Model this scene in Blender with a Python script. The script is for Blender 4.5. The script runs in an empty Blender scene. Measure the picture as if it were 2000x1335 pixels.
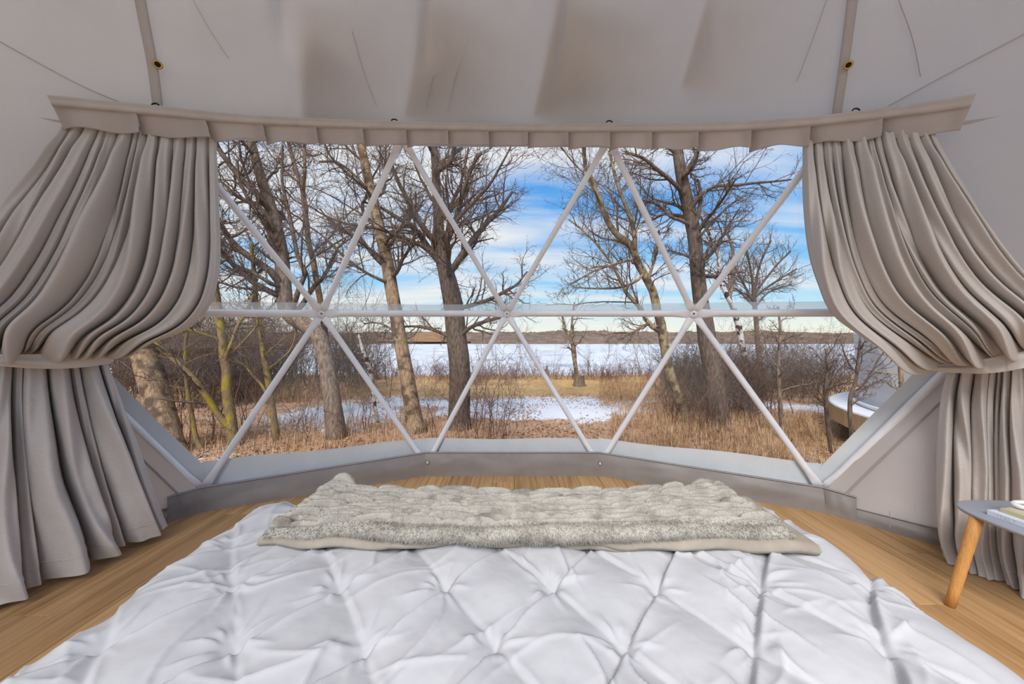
import bpy, math, random
import numpy as np
from mathutils import Vector

# ------------------------------------------------------------------ camera, sky, light, exposure
F = 655.0            # focal length in pixels of the 2000 x 1335 frame
HZ = 660.0           # horizon row
H = 1.19             # eye height above the wooden floor
scene = bpy.context.scene
COL = scene.collection

cam_d = bpy.data.cameras.new('camera')
cam_d.sensor_fit = 'HORIZONTAL'
cam_d.sensor_width = 36.0
cam_d.lens = F / 2000.0 * 36.0
cam_d.shift_y = (HZ - 667.5) / 2000.0
cam_d.clip_start = 0.02
cam_d.clip_end = 2000
cam = bpy.data.objects.new('camera', cam_d)
cam.location = (0, 0, H)
cam.rotation_euler = (math.radians(90), 0, 0)
COL.objects.link(cam)
scene.camera = cam

vs = scene.view_settings
vs.view_transform = 'Standard'
vs.look = 'None'
vs.gamma = 1.0
vs.use_curve_mapping = False
vs.exposure = 0.74
try:
    scene.cycles.use_denoising = True
    scene.cycles.max_bounces = 10
    scene.cycles.transparent_max_bounces = 24
    scene.cycles.caustics_reflective = False
    scene.cycles.caustics_refractive = False
except Exception:
    pass


def lin(r, g, b):
    def f(c):
        c = c / 255.0
        return c / 12.92 if c <= 0.04045 else ((c + 0.055) / 1.055) ** 2.4
    return (f(r), f(g), f(b), 1.0)


SKY_STRENGTH = 0.63
world = bpy.data.worlds.new('sky')
scene.world = world
world.use_nodes = True
nt = world.node_tree
nt.nodes.clear()


def N(tree, t, **kw):
    n = tree.nodes.new(t)
    for k, v in kw.items():
        setattr(n, k, v)
    return n


def ramp(tree, fac, stops, interp='LINEAR'):
    r = N(tree, 'ShaderNodeValToRGB')
    r.color_ramp.interpolation = interp
    e = r.color_ramp.elements
    while len(e) > 1:
        e.remove(e[-1])
    e[0].position, e[0].color = stops[0]
    for p, c in stops[1:]:
        x = e.new(p)
        x.color = c
    if fac is not None:
        tree.links.new(fac, r.inputs[0])
    return r


def mathn(tree, op, a, b=None, clamp=False):
    m = N(tree, 'ShaderNodeMath', operation=op)
    m.use_clamp = clamp
    for i, v in enumerate((a, b)):
        if v is None:
            continue
        if isinstance(v, (int, float)):
            m.inputs[i].default_value = v
        else:
            tree.links.new(v, m.inputs[i])
    return m.outputs[0]


def mixc(tree, fac, a, b, blend='MIX'):
    m = N(tree, 'ShaderNodeMix', data_type='RGBA', blend_type=blend)
    for sock, v in ((m.inputs[0], fac), (m.inputs[6], a), (m.inputs[7], b)):
        if isinstance(v, (int, float)):
            sock.default_value = v
        elif isinstance(v, tuple):
            sock.default_value = v
        else:
            tree.links.new(v, sock)
    return m.outputs[2]


def build_world():
    tc = N(nt, 'ShaderNodeTexCoord')
    sep = N(nt, 'ShaderNodeSeparateXYZ')
    nt.links.new(tc.outputs['Generated'], sep.inputs[0])
    x, y, z = sep.outputs
    zc = mathn(nt, 'MAXIMUM', z, 0.0)
    base = ramp(nt, zc, [(0.0, lin(246, 240, 214)), (0.03, lin(232, 241, 228)), (0.08, lin(190, 228, 244)),
                         (0.16, lin(146, 205, 246)), (0.30, lin(98, 172, 238)), (0.55, lin(76, 150, 226)),
                         (1.0, lin(62, 128, 208))])
    den = mathn(nt, 'ADD', zc, 0.16)
    cx = mathn(nt, 'DIVIDE', x, den)
    cy = mathn(nt, 'DIVIDE', y, den)
    comb = N(nt, 'ShaderNodeCombineXYZ')
    nt.links.new(cx, comb.inputs[0])
    nt.links.new(cy, comb.inputs[1])
    mp = N(nt, 'ShaderNodeMapping')
    mp.inputs['Scale'].default_value = (0.55, 1.9, 1)
    mp.inputs['Rotation'].default_value = (0, 0, math.radians(9))
    mp.inputs['Location'].default_value = (3.1, 1.7, 0)
    nt.links.new(comb.outputs[0], mp.inputs[0])
    n1 = N(nt, 'ShaderNodeTexNoise')
    n1.inputs['Scale'].default_value = 1.1
    n1.inputs['Detail'].default_value = 7
    n1.inputs['Roughness'].default_value = 0.52
    n1.inputs['Distortion'].default_value = 0.35
    nt.links.new(mp.outputs[0], n1.inputs['Vector'])
    bias = mathn(nt, 'MULTIPLY', x, -0.12)
    s = mathn(nt, 'ADD', n1.outputs[0], bias)
    cl = ramp(nt, s, [(0.37, (0, 0, 0, 1)), (0.63, (1, 1, 1, 1))])
    cfac = mathn(nt, 'MULTIPLY', cl.outputs[0], 0.9)
    col = mixc(nt, cfac, base.outputs[0], lin(238, 238, 236))
    bg = N(nt, 'ShaderNodeBackground')
    bg.inputs[1].default_value = SKY_STRENGTH
    nt.links.new(col, bg.inputs[0])
    out = N(nt, 'ShaderNodeOutputWorld')
    nt.links.new(bg.outputs[0], out.inputs[0])


build_world()

sun_d = bpy.data.lights.new('sun', 'SUN')
sun_d.energy = 3.0
sun_d.angle = math.radians(40)
sun_d.color = (1.0, 0.975, 0.945)
sun = bpy.data.objects.new('sun', sun_d)
sun.rotation_euler = (math.radians(41), 0, math.radians(-14))   # from behind and to the left of the viewer
COL.objects.link(sun)

# ------------------------------------------------------------------ helpers
rng = np.random.default_rng(7)
R = 3.75
S = np.array([0.0, -0.6375, 0.75])     # centre of the dome's sphere
GZ = -0.6                              # ground outside


def P(px, py, d):
    return np.array([(px - 1000.0) * d / F, d, H - (py - HZ) * d / F])


def sph(px, py, r=R):
    d = np.array([(px - 1000.0) / F, 1.0, -(py - HZ) / F])
    o = np.array([0, 0, H]) - S
    a = d @ d
    b = 2 * d @ o
    c = o @ o - r * r
    t = (-b + math.sqrt(b * b - 4 * a * c)) / (2 * a)
    return np.array([0, 0, H]) + d * t


def mk(name, V, Fc, mat, parent=None, smooth=True, origin=None, **props):
    V = np.asarray(V, dtype=np.float32)
    Fc = np.asarray(Fc, dtype=np.int32)
    if origin is not None:
        V = V - np.asarray(origin, dtype=np.float32)
    me = bpy.data.meshes.new(name)
    n, k = Fc.shape
    me.vertices.add(len(V))
    me.vertices.foreach_set('co', V.ravel())
    me.loops.add(n * k)
    me.loops.foreach_set('vertex_index', Fc.ravel())
    me.polygons.add(n)
    me.polygons.foreach_set('loop_start', np.arange(0, n * k, k, dtype=np.int32))
    me.polygons.foreach_set('loop_total', np.full(n, k, dtype=np.int32))
    me.polygons.foreach_set('use_smooth', np.full(n, smooth, dtype=bool))
    me.update(calc_edges=True)
    me.materials.append(mat)
    o = bpy.data.objects.new(name, me)
    COL.objects.link(o)
    if parent is not None:
        o.parent = parent
    elif origin is not None:
        o.location = origin
    for a, b in props.items():
        o[a] = b
    return o


def thing(name, label, cat, loc=(0, 0, 0), group=None):
    o = bpy.data.objects.new(name, None)
    o.empty_display_size = 0.1
    o.location = loc
    COL.objects.link(o)
    o['label'] = label
    o['category'] = cat
    if group:
        o['group'] = group
    return o


def tag(o, label, cat, group=None):
    o['label'] = label
    o['category'] = cat
    if group:
        o['group'] = group
    return o


def gridf(nu, nv, off=0, wrap=False):
    """quads for a grid of nv rows x nu columns (row-major)."""
    i = np.arange(nv - 1)[:, None]
    j = np.arange(nu if wrap else nu - 1)[None, :]
    a = i * nu + j
    b = i * nu + (j + 1) % nu
    q = np.stack([a, b, b + nu, a + nu], -1).reshape(-1, 4)
    return q + off


def join(parts):
    Vs, Fs, o = [], [], 0
    for V, Fc in parts:
        Vs.append(np.asarray(V))
        Fs.append(np.asarray(Fc) + o)
        o += len(V)
    return np.concatenate(Vs), np.concatenate(Fs)


def boxm(c, s, rot=0.0):
    x, y, z = [v / 2 for v in s]
    V = np.array([[-x, -y, -z], [x, -y, -z], [x, y, -z], [-x, y, -z], [-x, -y, z], [x, -y, z], [x, y, z], [-x, y, z]], float)
    if rot:
        ca, sa = math.cos(rot), math.sin(rot)
        V[:, :2] = V[:, :2] @ np.array([[ca, sa], [-sa, ca]])
    Fc = np.array([[0, 3, 2, 1], [4, 5, 6, 7], [0, 1, 5, 4], [1, 2, 6, 5], [2, 3, 7, 6], [3, 0, 4, 7]])
    return V + np.asarray(c), Fc


def bevbox(c, s, b=0.01, rot=0.0):
    """box with chamfered edges (24 vertices)."""
    hx, hy, hz = [v / 2 for v in s]
    V = []
    for sx in (-1, 1):
        for sy in (-1, 1):
            for sz in (-1, 1):
                V += [[sx * (hx - b), sy * (hy - b), sz * hz], [sx * (hx - b), sy * hy, sz * (hz - b)], [sx * hx, sy * (hy - b), sz * (hz - b)]]
    V = np.array(V)
    import bmesh
    bm = bmesh.new()
    for v in V:
        bm.verts.new(v)
    bmesh.ops.convex_hull(bm, input=bm.verts)
    bmesh.ops.triangulate(bm, faces=bm.faces)
    bm.verts.index_update()
    VV = np.array([v.co[:] for v in bm.verts])
    FF = np.array([[v.index for v in f.verts] for f in bm.faces])
    bm.free()
    if rot:
        ca, sa = math.cos(rot), math.sin(rot)
        VV[:, :2] = VV[:, :2] @ np.array([[ca, sa], [-sa, ca]])
    return VV + np.asarray(c), FF


def tubes(pts, rad, sides=5, caps=False):
    """pts (N,K,3), rad (N,K) -> verts, quads; every tube its own ring frame."""
    pts = np.asarray(pts, float)
    rad = np.asarray(rad, float)
    n, k, _ = pts.shape
    tan = np.gradient(pts, axis=1)
    tan /= np.linalg.norm(tan, axis=2, keepdims=True) + 1e-9
    d = pts[:, -1] - pts[:, 0]
    d /= np.linalg.norm(d, axis=1, keepdims=True) + 1e-9
    ref = np.where(np.abs(d[:, 2:3]) > 0.85, np.array([[1.0, 0.1, 0.0]]), np.array([[0.05, 0.1, 1.0]]))
    ref = np.repeat(ref[:, None, :], k, 1)
    a = np.cross(tan, ref)
    a /= np.linalg.norm(a, axis=2, keepdims=True) + 1e-9
    b = np.cross(tan, a)
    ang = np.arange(sides) * 2 * math.pi / sides
    V = pts[:, :, None, :] + rad[:, :, None, None] * (a[:, :, None, :] * np.cos(ang)[None, None, :, None] + b[:, :, None, :] * np.sin(ang)[None, None, :, None])
    V = V.reshape(-1, 3)
    base = gridf(sides, k, wrap=True)
    Fc = (base[None] + (np.arange(n) * k * sides)[:, None, None]).reshape(-1, 4)
    return V, Fc


def capped_tube(path, rad, sides=16):
    V, Fc = tubes(np.asarray(path)[None], np.asarray(rad)[None], sides)
    k = len(path)
    V = np.concatenate([V, [path[0]], [path[-1]]])
    c0, c1 = len(V) - 2, len(V) - 1
    i = np.arange(sides)
    f0 = np.stack([np.full(sides, c0), (i + 1) % sides, i, i], -1)
    f1 = np.stack([np.full(sides, c1), (k - 1) * sides + i, (k - 1) * sides + (i + 1) % sides, (k - 1) * sides + (i + 1) % sides], -1)
    t0 = np.stack([f0[:, 0], f0[:, 1], f0[:, 2]], -1)
    t1 = np.stack([f1[:, 0], f1[:, 1], f1[:, 2]], -1)
    tri = np.concatenate([Fc[:, [0, 1, 2]], Fc[:, [0, 2, 3]], t0, t1])
    return V, tri


def cat(pts, n):
    """Catmull-Rom resample of control rows to n rows."""
    p = np.asarray(pts, float)
    m = len(p)
    t = np.linspace(0, m - 1, n)
    i = np.clip(np.floor(t).astype(int), 0, m - 2)
    f = (t - i)[:, None]
    ext = np.concatenate([[2 * p[0] - p[1]], p, [2 * p[-1] - p[-2]]])
    p0, p1, p2, p3 = ext[i], ext[i + 1], ext[i + 2], ext[i + 3]
    return 0.5 * (2 * p1 + (p2 - p0) * f + (2 * p0 - 5 * p1 + 4 * p2 - p3) * f ** 2 + (-p0 + 3 * p1 - 3 * p2 + p3) * f ** 3)


def vnoise(x, y, seed=0):
    """smooth value noise in 2D, range about -1..1."""
    x = np.asarray(x, float)
    y = np.asarray(y, float)
    xi = np.floor(x).astype(np.int64)
    yi = np.floor(y).astype(np.int64)
    fx = x - xi
    fy = y - yi
    fx = fx * fx * fx * (fx * (fx * 6 - 15) + 10)
    fy = fy * fy * fy * (fy * (fy * 6 - 15) + 10)

    def h(a, b):
        n = (a * 374761393 + b * 668265263 + seed * 974711) & 0x7fffffff
        n = ((n ^ (n >> 13)) * 1274126177) & 0x7fffffff
        n = n ^ (n >> 16)
        return (n & 0xffff) / 32767.5 - 1.0
    a = h(xi, yi) * (1 - fx) + h(xi + 1, yi) * fx
    b = h(xi, yi + 1) * (1 - fx) + h(xi + 1, yi + 1) * fx
    return a * (1 - fy) + b * fy


def fbm(x, y, seed=0, o=4):
    s, a = 0, 0.5
    for i in range(o):
        s = s + a * vnoise(x * 2 ** i, y * 2 ** i, seed + i * 17)
        a *= 0.5
    return s


def sst(a, b, x):
    t = np.clip((x - a) / (b - a), 0, 1)
    return t * t * (3 - 2 * t)


# ------------------------------------------------------------------ materials
def M(name, c1, c2=None, scale=6.0, detail=4, stretch=None, rough=0.75, bump=0.0, bscale=60.0, bstretch=None,
      transl=0.0, tcol=None, rnd=0.0, spec=0.25, metal=0.0, lo=0.35, hi=0.65, sheen=0.0, c3=None, c3scale=1.0, c3lo=0.5, c3hi=0.62):
    m = bpy.data.materials.new(name)
    m.use_nodes = True
    t = m.node_tree
    t.nodes.clear()
    out = N(t, 'ShaderNodeOutputMaterial')
    b = N(t, 'ShaderNodeBsdfPrincipled')
    b.inputs['Roughness'].default_value = rough
    b.inputs['Metallic'].default_value = metal
    b.inputs['Specular IOR Level'].default_value = spec
    if sheen:
        b.inputs['Sheen Weight'].default_value = sheen
    tc = N(t, 'ShaderNodeTexCoord')
    vec = tc.outputs['Object']

    def mapped(st):
        if st is None:
            return vec
        mp = N(t, 'ShaderNodeMapping')
        mp.inputs['Scale'].default_value = st
        t.links.new(vec, mp.inputs[0])
        return mp.outputs[0]
    col = c1
    if c2 is not None:
        n = N(t, 'ShaderNodeTexNoise')
        n.inputs['Scale'].default_value = scale
        n.inputs['Detail'].default_value = detail
        n.inputs['Roughness'].default_value = 0.6
        t.links.new(mapped(stretch), n.inputs['Vector'])
        r = ramp(t, n.outputs[0], [(lo, c1), (hi, c2)])
        col = r.outputs[0]
        if c3 is not None:
            n3 = N(t, 'ShaderNodeTexNoise')
            n3.inputs['Scale'].default_value = c3scale
            n3.inputs['Detail'].default_value = 4
            t.links.new(vec, n3.inputs['Vector'])
            r3 = ramp(t, n3.outputs[0], [(c3lo, (0, 0, 0, 1)), (c3hi, (1, 1, 1, 1))])
            col = mixc(t, r3.outputs[0], col, c3)
    if rnd:
        oi = N(t, 'ShaderNodeObjectInfo')
        f = mathn(t, 'MULTIPLY_ADD', oi.outputs['Random'], rnd)
        f.node.inputs[2].default_value = 1 - rnd / 2
        hsv = N(t, 'ShaderNodeHueSaturation')
        t.links.new(f, hsv.inputs['Value'])
        if isinstance(col, tuple):
            hsv.inputs['Color'].default_value = col
        else:
            t.links.new(col, hsv.inputs['Color'])
        col = hsv.outputs[0]
    if isinstance(col, tuple):
        b.inputs['Base Color'].default_value = col
    else:
        t.links.new(col, b.inputs['Base Color'])
    if bump:
        n2 = N(t, 'ShaderNodeTexNoise')
        n2.inputs['Scale'].default_value = bscale
        n2.inputs['Detail'].default_value = 5
        t.links.new(mapped(bstretch), n2.inputs['Vector'])
        bp = N(t, 'ShaderNodeBump')
        bp.inputs['Strength'].default_value = bump
        bp.inputs['Distance'].default_value = 0.01
        t.links.new(n2.outputs[0], bp.inputs['Height'])
        t.links.new(bp.outputs[0], b.inputs['Normal'])
    sh = b.outputs[0]
    if transl:
        tr = N(t, 'ShaderNodeBsdfTranslucent')
        tr.inputs[0].default_value = tcol or (col if isinstance(col, tuple) else c1)
        mx = N(t, 'ShaderNodeMixShader')
        mx.inputs[0].default_value = transl
        t.links.new(sh, mx.inputs[1])
        t.links.new(tr.outputs[0], mx.inputs[2])
        sh = mx.outputs[0]
    t.links.new(sh, out.inputs[0])
    return m


def clear_mat(name, fac, col, rough, diffuse=False):
    m = bpy.data.materials.new(name)
    m.use_nodes = True
    t = m.node_tree
    t.nodes.clear()
    out = N(t, 'ShaderNodeOutputMaterial')
    tr = N(t, 'ShaderNodeBsdfTransparent')
    mx = N(t, 'ShaderNodeMixShader')
    mx.inputs[0].default_value = fac
    if diffuse:
        g0 = N(t, 'ShaderNodeBsdfDiffuse')
        g0.inputs[0].default_value = col
        g1 = N(t, 'ShaderNodeBsdfTranslucent')
        g1.inputs[0].default_value = col
        g = N(t, 'ShaderNodeMixShader')
        g.inputs[0].default_value = 0.5
        t.links.new(g0.outputs[0], g.inputs[1])
        t.links.new(g1.outputs[0], g.inputs[2])
    else:
        g = N(t, 'ShaderNodeBsdfGlossy')
        g.inputs[0].default_value = col
        g.inputs[1].default_value = rough
    t.links.new(tr.outputs[0], mx.inputs[1])
    t.links.new(g.outputs[0], mx.inputs[2])
    t.links.new(mx.outputs[0], out.inputs[0])
    return m


MAT = {}
MAT['lining'] = M('lining_canvas', lin(205, 199, 195), lin(198, 191, 187), scale=1.5, rough=0.85, bump=0.10, bscale=220, spec=0.1, transl=0.30, tcol=lin(224, 217, 212))
MAT['webbing'] = M('seam_webbing', lin(200, 194, 190), lin(190, 184, 180), scale=90, rough=0.85, bump=0.35, bscale=300, spec=0.1, transl=0.34, tcol=lin(224, 217, 212))
MAT['curtain'] = M('curtain_linen', lin(206, 199, 194), lin(194, 187, 182), scale=10, stretch=(6, 6, 60), rough=0.62, bump=0.12, bscale=40, bstretch=(8, 8, 60), spec=0.3, sheen=0.04)
MAT['valance'] = M('valance_canvas', lin(202, 194, 189), lin(192, 184, 180), scale=4, rough=0.7, bump=0.1, bscale=200, transl=0.28, tcol=lin(205, 180, 172))
MAT['header'] = M('valance_header', lin(196, 189, 185), lin(186, 179, 175), scale=8, rough=0.7, bump=0.15, bscale=260)
MAT['skirt'] = M('skirt_vinyl', lin(146, 140, 137), lin(134, 129, 127), scale=3, rough=0.42, bump=0.06, bscale=30, spec=0.4)
MAT['sill'] = M('white_vinyl', lin(220, 225, 229), lin(210, 216, 221), scale=4, rough=0.5, spec=0.35)
MAT['strut'] = M('white_powder_coat', lin(242, 243, 246), lin(234, 235, 240), scale=8, rough=0.38, spec=0.5)
MAT['bolt'] = M('steel_bolt', lin(120, 120, 124), rough=0.35, metal=1.0)
MAT['brass'] = M('brass', lin(196, 160, 92), rough=0.3, metal=1.0)
MAT['dark'] = M('dark_hole', lin(40, 36, 34), rough=0.9)
MAT['pane'] = clear_mat('clear_vinyl', 0.025, (1, 1, 1, 1), 0.03)
MAT['film'] = clear_mat('hazy_vinyl', 0.5, lin(226, 232, 234), 0.4, diffuse=True)
MAT['subfloor'] = M('subfloor', lin(90, 66, 44), rough=0.9)
MAT['duvet'] = M('white_cotton', lin(182, 183, 187), lin(175, 176, 181), scale=3, rough=0.75, bump=0.05, bscale=400, spec=0.12)
MAT['mattress'] = M('mattress', lin(235, 235, 235), rough=0.85)
MAT['bedwood'] = M('bed_base', lin(120, 90, 60), lin(100, 74, 50), scale=5, rough=0.6)
MAT['fur'] = M('faux_fur', lin(180, 176, 167), lin(150, 145, 137), scale=16, detail=5, rough=0.95, bump=0.25, bscale=300, spec=0.05, lo=0.40, hi=0.70, c3=lin(108, 100, 94), c3scale=11, c3lo=0.56, c3hi=0.80)
MAT['suede'] = M('blanket_lining', lin(160, 152, 140), lin(142, 134, 122), scale=9, rough=0.85, bump=0.1, bscale=60)
MAT['tabletop'] = M('grey_lacquer', lin(158, 162, 172), lin(152, 156, 166), scale=3, rough=0.45, spec=0.4)
MAT['oak'] = M('light_oak', lin(214, 160, 96), lin(196, 140, 78), scale=6, stretch=(30, 30, 2), rough=0.5, spec=0.35)
MAT['paper'] = M('book_pages', lin(236, 232, 224), lin(214, 210, 200), scale=20, stretch=(1, 1, 60), rough=0.9)
MAT['book_white'] = M('white_cover', lin(224, 228, 236), lin(216, 220, 230), scale=5, rough=0.45)
MAT['book_green'] = M('sage_cover', lin(190, 188, 158), lin(206, 204, 184), scale=9, rough=0.45, c3=lin(196, 186, 138), c3scale=7)
MAT['ink_white'] = M('pale_ink', lin(190, 198, 216), rough=0.6)
MAT['ink_cream'] = M('cream_ink', lin(226, 226, 214), rough=0.6)
MAT['ceramic'] = M('white_glaze', lin(240, 240, 242), rough=0.12, spec=0.6)


def floor_mat():
    m = bpy.data.materials.new('oak_plank')
    m.use_nodes = True
    t = m.node_tree
    b = t.nodes['Principled BSDF']
    b.inputs['Roughness'].default_value = 0.42
    b.inputs['Specular IOR Level'].default_value = 0.35
    tc = N(t, 'ShaderNodeTexCoord')
    oi = N(t, 'ShaderNodeObjectInfo')
    add = N(t, 'ShaderNodeVectorMath', operation='MULTIPLY_ADD')
    comb = N(t, 'ShaderNodeCombineXYZ')
    for i in range(3):
        t.links.new(oi.outputs['Random'], comb.inputs[i])
    add.inputs[1].default_value = (37, 91, 13)
    t.links.new(comb.outputs[0], add.inputs[0])
    t.links.new(tc.outputs['Object'], add.inputs[2])
    mp = N(t, 'ShaderNodeMapping')
    mp.inputs['Scale'].default_value = (26, 1.1, 26)
    t.links.new(add.outputs[0], mp.inputs[0])
    n = N(t, 'ShaderNodeTexNoise')
    n.inputs['Scale'].default_value = 1.0
    n.inputs['Detail'].default_value = 8
    n.inputs['Roughness'].default_value = 0.62
    n.inputs['Distortion'].default_value = 0.6
    t.links.new(mp.outputs[0], n.inputs['Vector'])
    r = ramp(t, n.outputs[0], [(0.28, lin(140, 102, 62)), (0.45, lin(178, 138, 92)), (0.58, lin(194, 155, 108)), (0.75, lin(164, 124, 80))])
    f = mathn(t, 'MULTIPLY_ADD', oi.outputs['Random'], 0.30)
    f.node.inputs[2].default_value = 0.83
    hsv = N(t, 'ShaderNodeHueSaturation')
    t.links.new(f, hsv.inputs['Value'])
    t.links.new(r.outputs[0], hsv.inputs['Color'])
    t.links.new(hsv.outputs[0], b.inputs['Base Color'])
    bp = N(t, 'ShaderNodeBump')
    bp.inputs['Strength'].default_value = 0.06
    bp.inputs['Distance'].default_value = 0.004
    t.links.new(n.outputs[0], bp.inputs['Height'])
    t.links.new(bp.outputs[0], b.inputs['Normal'])
    return m


MAT['plank'] = floor_mat()

# ------------------------------------------------------------------ the floor
th = np.linspace(0, 2 * math.pi, 73)[:-1]
V = np.concatenate([np.stack([3.70 * np.cos(th), 3.70 * np.sin(th) + S[1], np.full(72, -0.012)], -1),
                    np.stack([3.70 * np.cos(th), 3.70 * np.sin(th) + S[1], np.full(72, -0.10)], -1),
                    [[0, S[1], -0.012], [0, S[1], -0.10]]])
i = np.arange(72)
tri = np.concatenate([np.stack([np.full(72, 144), i, (i + 1) % 72], -1), np.stack([np.full(72, 145), 72 + (i + 1) % 72, 72 + i], -1),
                      np.stack([i, 72 + i, (i + 1) % 72], -1), np.stack([(i + 1) % 72, 72 + i, 72 + (i + 1) % 72], -1)])
floor = mk('floor', V, tri, MAT['subfloor'], smooth=False, kind='structure')
floor['label'] = 'light oak plank floor of the dome'
PW = 0.18
k = 0
for c in range(-20, 20):
    x0 = c * PW + 0.02
    xm = max(abs(x0), abs(x0 + PW))
    if xm > 3.6:
        continue
    ylim = math.sqrt(3.69 ** 2 - min(abs(x0), abs(x0 + PW)) ** 2) + S[1]
    y = -1.6 - (c * 0.47 % 1.3)
    while y < ylim:
        y1 = min(y + 1.3, ylim)
        if y1 - y > 0.05 and y1 > -1.2:
            V, Fc = bevbox((0, 0, 0), (PW - 0.0016, y1 - y - 0.0016, 0.012), 0.0015)
            o = mk('plank', V, Fc, MAT['plank'], parent=floor, smooth=False)
            o.location = (x0 + PW / 2, (y + y1) / 2, -0.006)
        y += 1.3

# ------------------------------------------------------------------ the dome: lining
def pf(az):
    a = np.abs(((az + 12) % 24) - 12)
    return math.cos(math.radians(12)) / np.cos(np.radians(a))


hub = {
    'B-36': P(395, 958, 2.348), 'B-12': P(833, 908, 2.957), 'B12': P(1170, 908, 2.957), 'B36': P(1606, 958, 2.348),
    'M-48': P(28, 610, 1.832), 'M-24': P(628, 612, 2.72), 'M0': P(990, 612, 3.05), 'M24': P(1355, 612, 2.72), 'M48': P(1968, 608, 1.832),
    'T-36': sph(335, 255), 'T-12': sph(785, 268), 'T12': sph(1189, 272), 'T36': sph(1648, 232),
}


def az_of(p):
    return math.degrees(math.atan2(p[0], p[1] - S[1]))


top_px = [(93, 187), (300, 207), (450, 223), (600, 232), (770, 238), (1000, 243), (1190, 243), (1400, 240), (1550, 232), (1670, 219), (1800, 202), (1905, 185)]
bot_px = [(122, 248), (285, 262), (430, 273), (600, 280), (770, 284), (1000, 286), (1190, 289), (1400, 291), (1550, 285), (1665, 276), (1775, 268), (1872, 261)]
TOP = cat([sph(a, b, 3.60) for a, b in top_px], 300)
BOT = cat([sph(a, b, 3.60) for a, b in bot_px], 300)
taz = np.degrees(np.arctan2(TOP[:, 0], TOP[:, 1] - S[1]))
mid_z = (TOP[:, 2] + BOT[:, 2]) / 2


def ceil_z(az):
    """height of the ceiling lining's lower edge (hidden behind the valance)."""
    return np.interp(az, taz, mid_z)


def lining(az, z, r0=3.72, poly=True):
    rr = np.sqrt(np.maximum(r0 * r0 - (z - S[2]) ** 2, 1e-4))
    if poly:
        w = 1 - sst(0.5, 1.3, z)
        rr = rr * (w * pf(az) + (1 - w))
    return rr


# ceiling: from behind the valance up over the viewer's head, with the lining's slack folds
AZ = np.linspace(-118, 118, 473)
EL = np.linspace(0, 1, 130)
az, e = np.meshgrid(AZ, EL)
z0 = ceil_z(az)
el0 = np.arcsin((z0 - S[2]) / 3.72)
el = el0 + (math.radians(89.5) - el0) * e
FOLDS = [az_of(sph(575, 90)), az_of(sph(838, 90)), az_of(sph(1090, 90)), az_of(sph(1385, 90))]
elD = np.degrees(el)
disp = np.zeros_like(az)
for j, fa in enumerate(FOLDS):
    d = az - fa - 1.2 * np.sin(elD * 0.12 + j)
    prof = np.where(d > 0, np.exp(-d / 5.5), np.exp(d / 0.55))
    band = sst(34.5, 40, elD) * (1 - sst(52, 60, elD))
    disp += prof * band * (0.055 if j < 3 else 0.03)
edge_in = sst(0.0, 0.12, e)
disp += edge_in * (0.012 * fbm(az / 9, elD / 7, 3) + 0.004 * fbm(az / 2.0, elD / 6, 5))
# slack wrinkles running across the crown seam
cr = np.exp(-((elD - 52 - 0.8 * vnoise(az / 4, elD * 0, 9)) / 0.45) ** 2) * np.clip(vnoise(az / 5, az * 0, 4) + 0.35, 0, 1)
disp += 0.012 * cr
rr = 3.72 - disp
ch = np.cos(el) * rr
V = np.stack([np.sin(np.radians(az)) * ch, np.cos(np.radians(az)) * ch + S[1], S[2] + np.sin(el) * rr], -1).reshape(-1, 3)
ceiling = mk('ceiling', V, gridf(473, 130), MAT['lining'], kind='structure')
ceiling['label'] = 'grey canvas lining of the dome above the valance'

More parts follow.
